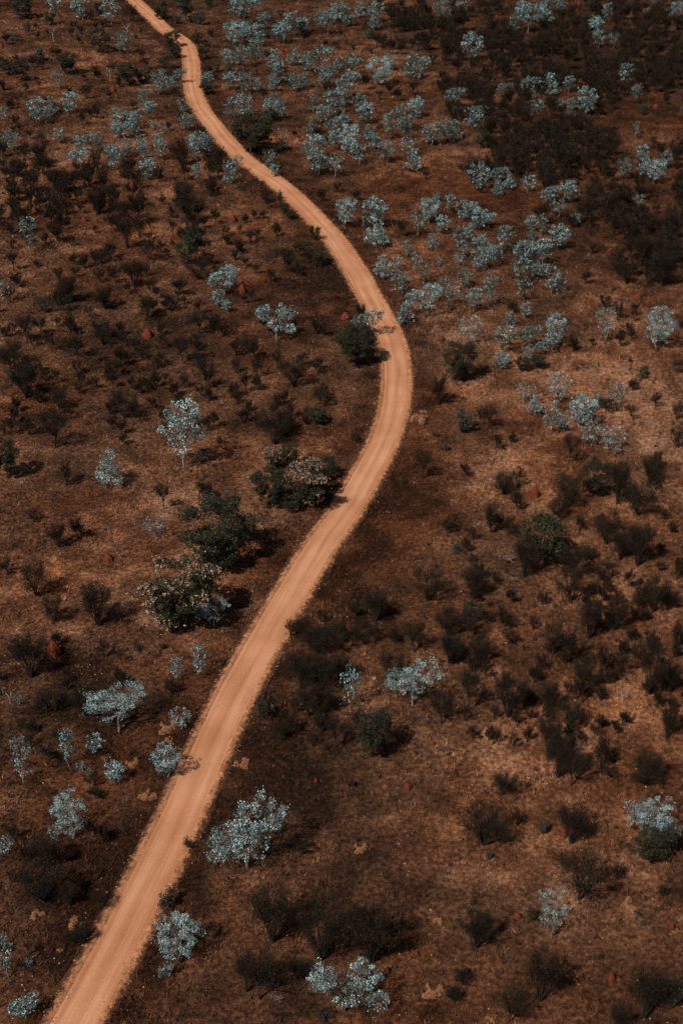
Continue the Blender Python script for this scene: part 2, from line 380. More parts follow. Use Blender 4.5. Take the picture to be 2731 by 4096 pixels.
# low undergrowth: knee-high dark sprigs, uncountable
rng, x, y, d = frame_points(46000, 23)
keep = (rng.random(len(x)) < np.clip(d/390.0, 0.30, 1.0)); x, y, d = x[keep], y[keep], d[keep]
rd = road_dist(x, y); px_, py_, _ = proj(x, y)
pr = sstep(0.45, 0.68, fbm(x/12, y/12, 41, 3))*0.85+0.14
pr = np.where((py_ < 1500) & ((px_ > 1900) | (px_ < 1000)), pr+0.15, pr)
keep = (rd > 4.6) & (rng.random(len(x)) < pr)
x, y, d, rd = x[keep], y[keep], d[keep], rd[keep]; gz = terrain(x, y, rd)
NL = 30; n = len(x); sz = rng.uniform(0.3, 1.0, n)**1.3*1.25+0.25
C = rng.normal(size=(n, NL, 3))*0.30; C[:, :, 2] = np.abs(C[:, :, 2])*rng.uniform(.9, 2.6, (n, 1))+0.15; C[:, :, :2] *= (0.5+0.5*C[:, :, 2:3])
C = C*sz[:, None, None]+np.stack([x, y, gz], 1)[:, None, :]
V, F = leaves(rng, C.reshape(-1, 3), 0.30, 0.26, up=0.9)
link('undergrowth', mesh_np('undergrowth', V, F), M['low_leaf'])
u = bpy.data.objects['undergrowth']; u['kind'] = 'stuff'; u['label'] = 'knee-high dark sprigs scattered thinly through the dry grass'; u['category'] = 'undergrowth'
# pebbles along both verges
rng = np.random.default_rng(5)
s = rng.integers(0, len(ROAD), 26000); o = rng.choice([-1, 1], len(s))*np.abs(rng.normal(2.75, 0.42, len(s)))
x = ROAD[s, 0]+NRM[s, 0]*o+rng.uniform(-.5, .5, len(s)); y = ROAD[s, 1]+NRM[s, 1]*o+rng.uniform(-.5, .5, len(s)); z = np.full(len(s), 0.07)
k = (y > 60) & (y < 600); x, y, z = x[k], y[k], z[k]; n = len(x)
oct_ = np.array([[1, 0, 0], [0, 1, 0], [-1, 0, 0], [0, -1, 0], [0, 0, 1]], float)
V = (oct_[None]*rng.uniform(0.04, 0.13, (n, 1, 1))*rng.uniform(.7, 1.3, (n, 1, 3))+np.stack([x, y, z], 1)[:, None]).reshape(-1, 3)
f0 = np.array([[0, 1, 4], [1, 2, 4], [2, 3, 4], [3, 0, 4]]); F = (np.arange(n)[:, None, None]*5+f0[None]).reshape(-1, 3)
link('verge_stones', mesh_np('verge_stones', V, F), M['verge'])
u = bpy.data.objects['verge_stones']; u['kind'] = 'stuff'; u['label'] = 'loose orange gravel and stones along both road verges'; u['category'] = 'gravel'

# small pale stones strewn over the open ground
rng, x, y, d = frame_points(26000, 77)
k = (rng.random(len(x)) < sstep(.45, .62, fbm(x/8, y/8, 19, 3))) & (d < 330); x, y = x[k], y[k]; rd = road_dist(x, y); k = rd > 4; x, y, rd = x[k], y[k], rd[k]; n = len(x)
V = (oct_[None]*rng.uniform(0.03, 0.11, (n, 1, 1))*rng.uniform(.7, 1.3, (n, 1, 3))+np.stack([x, y, terrain(x, y, rd)+.03], 1)[:, None]).reshape(-1, 3)
F = (np.arange(n)[:, None, None]*5+f0[None]).reshape(-1, 3)
u = link('plain_stones', mesh_np('plain_stones', V, F), M['straw']); u['kind'] = 'stuff'; u['label'] = 'small pale stones strewn over the open brown ground'; u['category'] = 'stones'

# ------------------------------------------------------------------ plant prototypes, nominal height 1 x width 1 blown up at placement
def clump_cloud(rng, c, r, n, shell=0.55):
    p = rng.normal(size=(n, 3)); p /= np.linalg.norm(p, axis=1)[:, None]
    p *= (shell+(1-shell)*rng.random(n)**0.5)[:, None]
    p[:, 2] *= 0.8
    return c+p*r
def bent(rng, a, b, r0, r1, k=4, wob=0.06):
    a = np.array(a, float); b = np.array(b, float); L = np.linalg.norm(b-a); ps = []
    for i in range(k+1):
        t = i/k; p = a*(1-t)+b*t
        if 0 < i < k: p = p+rng.normal(size=3)*wob*L
        ps.append(p)
    return ps, [r0*(1-i/k)+r1*i/k for i in range(k+1)]
def crown_sites(rng, style, ks=1.0):
    """clump centres (x, y, z, r) with crown width 1 and tree height H=1.15 (units of crown width)"""
    out = []
    def ell(n, cx, cy, cz, rx, rz, rmin=.10, rmax=.17):
        g = 0; cand = []
        while len(cand) < n*1.45*ks and g < 4000:
            g += 1
            p = rng.normal(size=3); p /= np.linalg.norm(p); p *= rng.uniform(.45, 1)**.6
            q = np.array([cx+p[0]*rx, cy+p[1]*rx, cz+p[2]*rz])
            if all(np.linalg.norm(q-k[:3]) > 0.10/ks**.5 for k in cand): cand.append(np.array([*q, rng.uniform(rmin, rmax)*.74/ks**.7]))
        out.extend(cand)
    if style == 0: ell(19, 0, 0, .72, .38, .34); ell(7, .03, -.03, .36, .30, .14, .08, .13)
    elif style == 1:
        ell(12, .02, 0, .98, .33, .20, .09, .15); ell(8, -.12, .05, .66, .25, .18, .08, .13); ell(4, .24, -.04, .62, .13, .12, .07, .11); ell(4, -.05, 0, .38, .16, .10, .07, .10)
    elif style == 2:
        ell(11, .18, .05, .86, .30, .15, .10, .15); ell(9, -.24, -.05, .70, .22, .15, .09, .14); ell(4, -.36, -.1, .50, .12, .07, .07, .11); ell(6, .05, -.1, .52, .22, .14, .07, .12)
    elif style == 3: ell(16, 0, 0, .76, .38, .32, .07, .13); ell(6, -.05, .03, .38, .28, .16, .06, .11)
    elif style == 4:
        ell(10, 0, 0, .30, .40, .14, .10, .16); ell(9, .03, 0, .58, .27, .15, .10, .14); ell(5, -.02, 0, .86, .14, .14, .08, .12)
    elif style == 5:
        ell(10, -.30, .15, .72, .20, .22, .08, .13); ell(11, .24, -.05, .82, .24, .2, .08, .14); ell(5, .36, -.3, .5, .14, .12, .08, .12); ell(7, 0, -.05, .48, .26, .12, .08, .12)
    return out
def gum_proto(seed, style, dense=1.0, bark='white_bark', leaf='gum_leaf', nl=110, lsz=.040, name='gum', ks=1.0):
    rng = np.random.default_rng(seed); sites = crown_sites(rng, style, ks)
    if style == 3: nl = int(nl*.8)
    Vs = []; Fs = []; Cc = []; nv = 0
    for s in sites:
        tint = rng.choice([.38, .65, .95, 1.15], p=[.25, .28, .30, .17])*np.array([rng.uniform(.86, 1.1), 1, rng.uniform(.96, 1.06)])
        c = np.array(s[:3]); r = s[3]
        k = int(nl*dense*(r/.105)**2*rng.uniform(.6, 1.3))
        C = clump_cloud(rng, c, r, k, .35)
        V, F = leaves(rng, C, lsz, .55, up=-.2)
        Vs.append(V); Fs.append(F+nv); nv += len(V); Cc.append(np.repeat(tint[None], len(V), 0))
        if rng.random() < .8:                       # stray twigs of leaf outside the clump
            C = clump_cloud(rng, c+rng.normal(size=3)*.07, r*.9, int(k*.18), .9)
            V, F = leaves(rng, C, lsz, .5); Vs.append(V); Fs.append(F+nv); nv += len(V); Cc.append(np.repeat(tint[None], len(V), 0))
    crown = mesh_np(name+'_crown', np.concatenate(Vs), np.concatenate(Fs), col=np.concatenate(Cc)); crown.materials.append(M[leaf])
    mb = MB(); zc = min(s[2] for s in sites)
    lx, ly = rng.normal(size=2)*.05
    forks = [(0, 0, 0)] if style in (0, 2, 5, 3) else [(0, 0, 0)]
    f1 = np.array([lx, ly, max(zc*.55, .10)]); f2 = np.array([lx*1.8+.03, ly*1.5, max(zc*.95, .26)])
    p, r = bent(rng, (0, 0, -.03), f1, .021, .017, 2, .05); mb.tube(p, r, 6, False)
    p, r = bent(rng, f1, f2, .017, .012, 2, .06); mb.tube(p, r, 6, False)
    mains = []
    for j in range(4):
        tgt = sites[(j*5) % len(sites)]; e = f2*.35+np.array(tgt[:3])*.65
        st = f1 if j % 2 else f2
        p, r = bent(rng, st, e, .009, .005, 3, .08); mb.tube(p, r, 5, False); mains += p[1:]
    for s_ in sites:
        c = np.array(s_[:3]); st = min(mains+[f1, f2], key=lambda q: np.linalg.norm(q-c)+max(0, q[2]-c[2])*1.5)
        p, r = bent(rng, st, c, .0045, .0015, 3, .06); mb.tube(p, r, 3, False)
    trunk = mb.mesh(name+'_trunk'); trunk.materials.append(M[bark])
    return trunk, crown
def wattle_proto(seed, fan=.5, n=900, stems=7, lsz=.050, leaf='wattle_leaf', hole=0.0, single=False):
    """vase of fine upright stems, thin needle foliage one can see through"""
    rng = np.random.default_rng(seed); mb = MB(); C = []; A = []
    base = np.array([0, 0, -.03]); z0 = rng.uniform(.25, .35) if single else .02
    if single: p, r = bent(rng, base, (rng.normal()*.03, 0, z0), .026, .020, 2, .05); mb.tube(p, r, 6, False); base = np.array(p[-1])
    for j in range(stems):
        an = 2*math.pi*(j+rng.uniform(-.3, .3))/stems; ro = fan*rng.uniform(.35, 1)
        top = np.array([math.cos(an)*ro*.75, math.sin(an)*ro*.75, (1-.42*(ro/fan)**2)*rng.uniform(.84, .99)])
        mid = base*.5+top*.5; mid[:2] *= .8
        p = [base+rng.normal(size=3)*[.015, .015, 0], mid, top]; p.insert(1, (p[0]+mid)/2); p.insert(3, (mid+top)/2)
        mb.tube(p, [.015, .012, .008, .005, .002], 4, False)
        for q in range(7):
            t = rng.uniform(.48, .95); k = t*4; i = min(3, int(k)); s0 = p[i]*(1-(k-i))+p[i+1]*(k-i)
            dr = np.array([math.cos(an)+rng.normal()*.8, math.sin(an)+rng.normal()*.8, 1.2+rng.random()]); dr /= np.linalg.norm(dr)
            L = rng.uniform(.10, .24); e = s0+dr*L*np.array([.8, .8, .7]); e[2] = min(e[2], 1.0)
            mb.tube([s0, (s0+e)/2+rng.normal(size=3)*.01, e], [.005, .0035, .0015], 3, False)
            m_ = int(n/(stems*7)*rng.uniform(.3, 1.7))
            tt = rng.uniform(.15, 1.15, m_)[:, None]
            C.append(s0+(e-s0)*tt+rng.normal(size=(m_, 3))*np.array([.062, .062, .050])); A.append(np.repeat(dr[None], m_, 0))
    C = np.concatenate(C); A = np.concatenate(A)
    V, F = leaves(rng, C, lsz, .32, axis=A)
    crown = mesh_np('wattle_crown', V, F); crown.materials.append(M[leaf])
    trunk = mb.mesh('wattle_stems'); trunk.materials.append(M['dark_bark'])
    return trunk, crown
def bush_proto(seed, leaf, n=1500, lsz=.055, flat=.8):
    rng = np.random.default_rng(seed); Cs = []
    for k in range(15):
        p = rng.normal(size=3); p /= np.linalg.norm(p); p *= rng.uniform(.3, 1)
        c = np.array([p[0]*.34, p[1]*.34, .45+p[2]*.34]); Cs.append(clump_cloud(rng, c, rng.uniform(.10, .19), n//15, .3))
    C = np.concatenate(Cs); C[:, 2] = np.maximum(C[:, 2], .02)
    V, F = leaves(rng, C, lsz, .45, up=.2); crown = mesh_np('bush_leaves', V, F); crown.materials.append(M[leaf])
    mb = MB()
    for j in range(6):
        a = 2*math.pi*j/6+rng.normal()*.3; p, r = bent(rng, (0, 0, -.03), (math.cos(a)*.25, math.sin(a)*.25, rng.uniform(.4, .75)), .018, .006, 3, .08); mb.tube(p, r, 4, False)
    st = mb.mesh('bush_stems'); st.materials.append(M['dark_bark']); return st, crown
def mound_proto(seed, ridged):
    rng = np.random.default_rng(seed); nu, nv_ = 20, 12; V = []
    ph = rng.uniform(0, 6, 6)
    for j in range(nv_+1):
        t = j/nv_; rr_ = (1-t**1.7)**.75 if not ridged else (1-t**2.2)**.8
        for i in range(nu):
            a = 2*math.pi*i/nu
            k = 1+.13*math.sin(5*a+ph[0]+t*2)+.09*math.sin(9*a+ph[1]-3*t)+.06*rng.normal()
            V.append((math.cos(a)*rr_*.5*k, math.sin(a)*rr_*.5*k, t-.05+.03*rng.normal()*(t > .1)))
    F = [(j*nu+i, j*nu+(i+1) % nu, (j+1)*nu+(i+1) % nu, (j+1)*nu+i) for j in range(nv_) for i in range(nu)]
    me = mesh_np('termite_mound', V, F, smooth_=True); me.materials.append(M['mound']); return me
def hummock_proto(seed):
    rng = np.random.default_rng(seed); n = 2600
    p = rng.normal(size=(n, 3)); p[:, 2] = np.abs(p[:, 2]); p /= np.linalg.norm(p, axis=1)[:, None]
    dirs = p.copy(); lob = rng.normal(size=(9, 2))*.23; ls = rng.uniform(.45, 1, 9); li = rng.integers(0, 9, n)
    C = p*np.array([.20, .20, .50])*(ls[li]*rng.uniform(.5, 1.1, n))[:, None]; C[:, :2] += lob[li]
    V, F = leaves(rng, C, .11, .12, axis=dirs); me = mesh_np('grass_hummock', V, F); me.materials.append(M['straw']); return me
def dead_proto(seed, mat='pale_dead'):
    rng = np.random.default_rng(seed); mb = MB()
    f = np.array([rng.normal()*.05, 0, .40]); p, r = bent(rng, (0, 0, -.02), f, .035, .024, 3, .05); mb.tube(p, r, 6, False); trunk = mb.mesh('dead_trunk'); trunk.materials.append(M[mat])
    mb = MB()
    for j in range(5):
        a = 2*math.pi*j/5+rng.normal()*.4; e = f+np.array([math.cos(a)*.42, math.sin(a)*.42, rng.uniform(.2, .6)])
        p, r = bent(rng, f, e, .018, .006, 4, .10); mb.tube(p, r, 5, False)
        for q in range(3):
            s0 = np.array(p[2+q % 3]); e2 = s0+np.array([math.cos(a+rng.normal())*.18, math.sin(a+rng.normal())*.18, rng.uniform(.02, .2)])
            p2, r2 = bent(rng, s0, e2, .008, .003, 3, .12); mb.tube(p2, r2, 4, False)
    br = mb.mesh('dead_branches'); br.materials.append(M[mat]); return trunk, br
def log_proto(seed):
    rng = np.random.default_rng(seed); mb = MB()
    for j in range(15):
        a = rng.uniform(0, 6.28); c = rng.normal(size=2)*.14; L = rng.uniform(.2, .5)
        s0 = (c[0], c[1], .08+rng.random()*.1); e = (c[0]+math.cos(a)*L, c[1]+math.sin(a)*L, .05+rng.random()*.3)
        p, r = bent(rng, s0, e, .014, .005, 4, .12); mb.tube(p, r, 4, False)
        p2, r2 = bent(rng, p[2], (p[2][0]+math.cos(a+1)*.2, p[2][1]+math.sin(a+1)*.2, .2), .008, .003, 3, .12); mb.tube(p2, r2, 4, False)
    me = mb.mesh('fallen_branches'); me.materials.append(M['litter']); return me

GUM_WORDS = {0: 'round', 1: 'tall tiered', 2: 'spreading', 3: 'thin-crowned', 4: 'pointed', 5: 'two-headed'}
# small (far) and large (near) versions: a bigger tree carries more and relatively smaller leaves
gumS = {st: [gum_proto(100*st+q, st, 1, nl=40, lsz=.052, ks=1.15, bark='brown_bark' if q == 1 else 'white_bark') for q in range(3)] for st in range(6)}
gumL = {st: [gum_proto(900+100*st+q, st, 1, nl=120, lsz=.028, leaf='gum_leaf_white', ks=1.5) for q in range(2)] for st in range(6)}
gumX = {st: [gum_proto(1900+100*st+q, st, 1, nl=300, lsz=.0165, leaf='gum_leaf_white', ks=1.9, bark='brown_bark' if st == 5 else 'white_bark') for q in range(2)] for st in (0, 2, 3, 4, 5)}
watS = [wattle_proto(20+q, .58+.08*(q % 3), (1900, 1200, 1600, 2100, 1000, 1500)[q], 9, .066, single=q % 2 == 0) for q in range(6)]
watL = [wattle_proto(60+q, .62+.06*(q % 3), (9000, 6000, 10000, 4800, 7500)[q], 14, .0285, single=q in (1, 3)) for q in range(5)]
GRN = [gum_proto(300+q, 0 if q != 2 else 2, 1.3, 'brown_bark', 'green_leaf', nl=90, lsz=.046, name='broadleaf') for q in range(4)]
GRNL = [gum_proto(340+q, 0, 1.5, 'brown_bark', 'green_leaf', nl=260, lsz=.026, name='broadleaf') for q in range(3)]
BRT = [gum_proto(360+q, (5, 0, 3)[q], 1.0, 'brown_bark', 'bright_leaf', nl=90, lsz=.042, name='green') for q in range(3)]
GREY = [bush_proto(400+q, 'grey_leaf') for q in range(3)]
LOW = [bush_proto(420+q, 'low_leaf', 900, .07) for q in range(3)]
MND = [mound_proto(440, False), mound_proto(441, True), mound_proto(442, True)]
HUM = [hummock_proto(450), hummock_proto(451)]
DEAD = [dead_proto(460), dead_proto(461)]
LOG = [log_proto(470), log_proto(471)]
def blossom_proto(seed, crown, n, lsz):
    """flower heads sit on the outer leaves of their crown"""
    rng = np.random.default_rng(seed); me = crown; k = len(me.vertices); co = np.zeros(k*3, np.float32); me.vertices.foreach_get('co', co); co = co.reshape(-1, 3)
    c0 = co.mean(0); d = co-c0; sc = np.linalg.norm(d/np.array([.5, .5, .45]), axis=1)+.25*d[:, 2]-.15*d[:, 1]
    idx = rng.choice(np.argsort(sc)[-k//3:], n, replace=False); C = np.repeat(co[idx]+d[idx]*.05, 7, 0)+rng.normal(size=(n*7, 3))*.011
    V, F = leaves(rng, C, lsz, .8); b_ = mesh_np('blossom', V, F); b_.materials.append(M['blossom']); return b_
BLO = [blossom_proto(480+q, GRNL[q][1], (1100, 420, 520)[q], .0165) for q in range(3)]

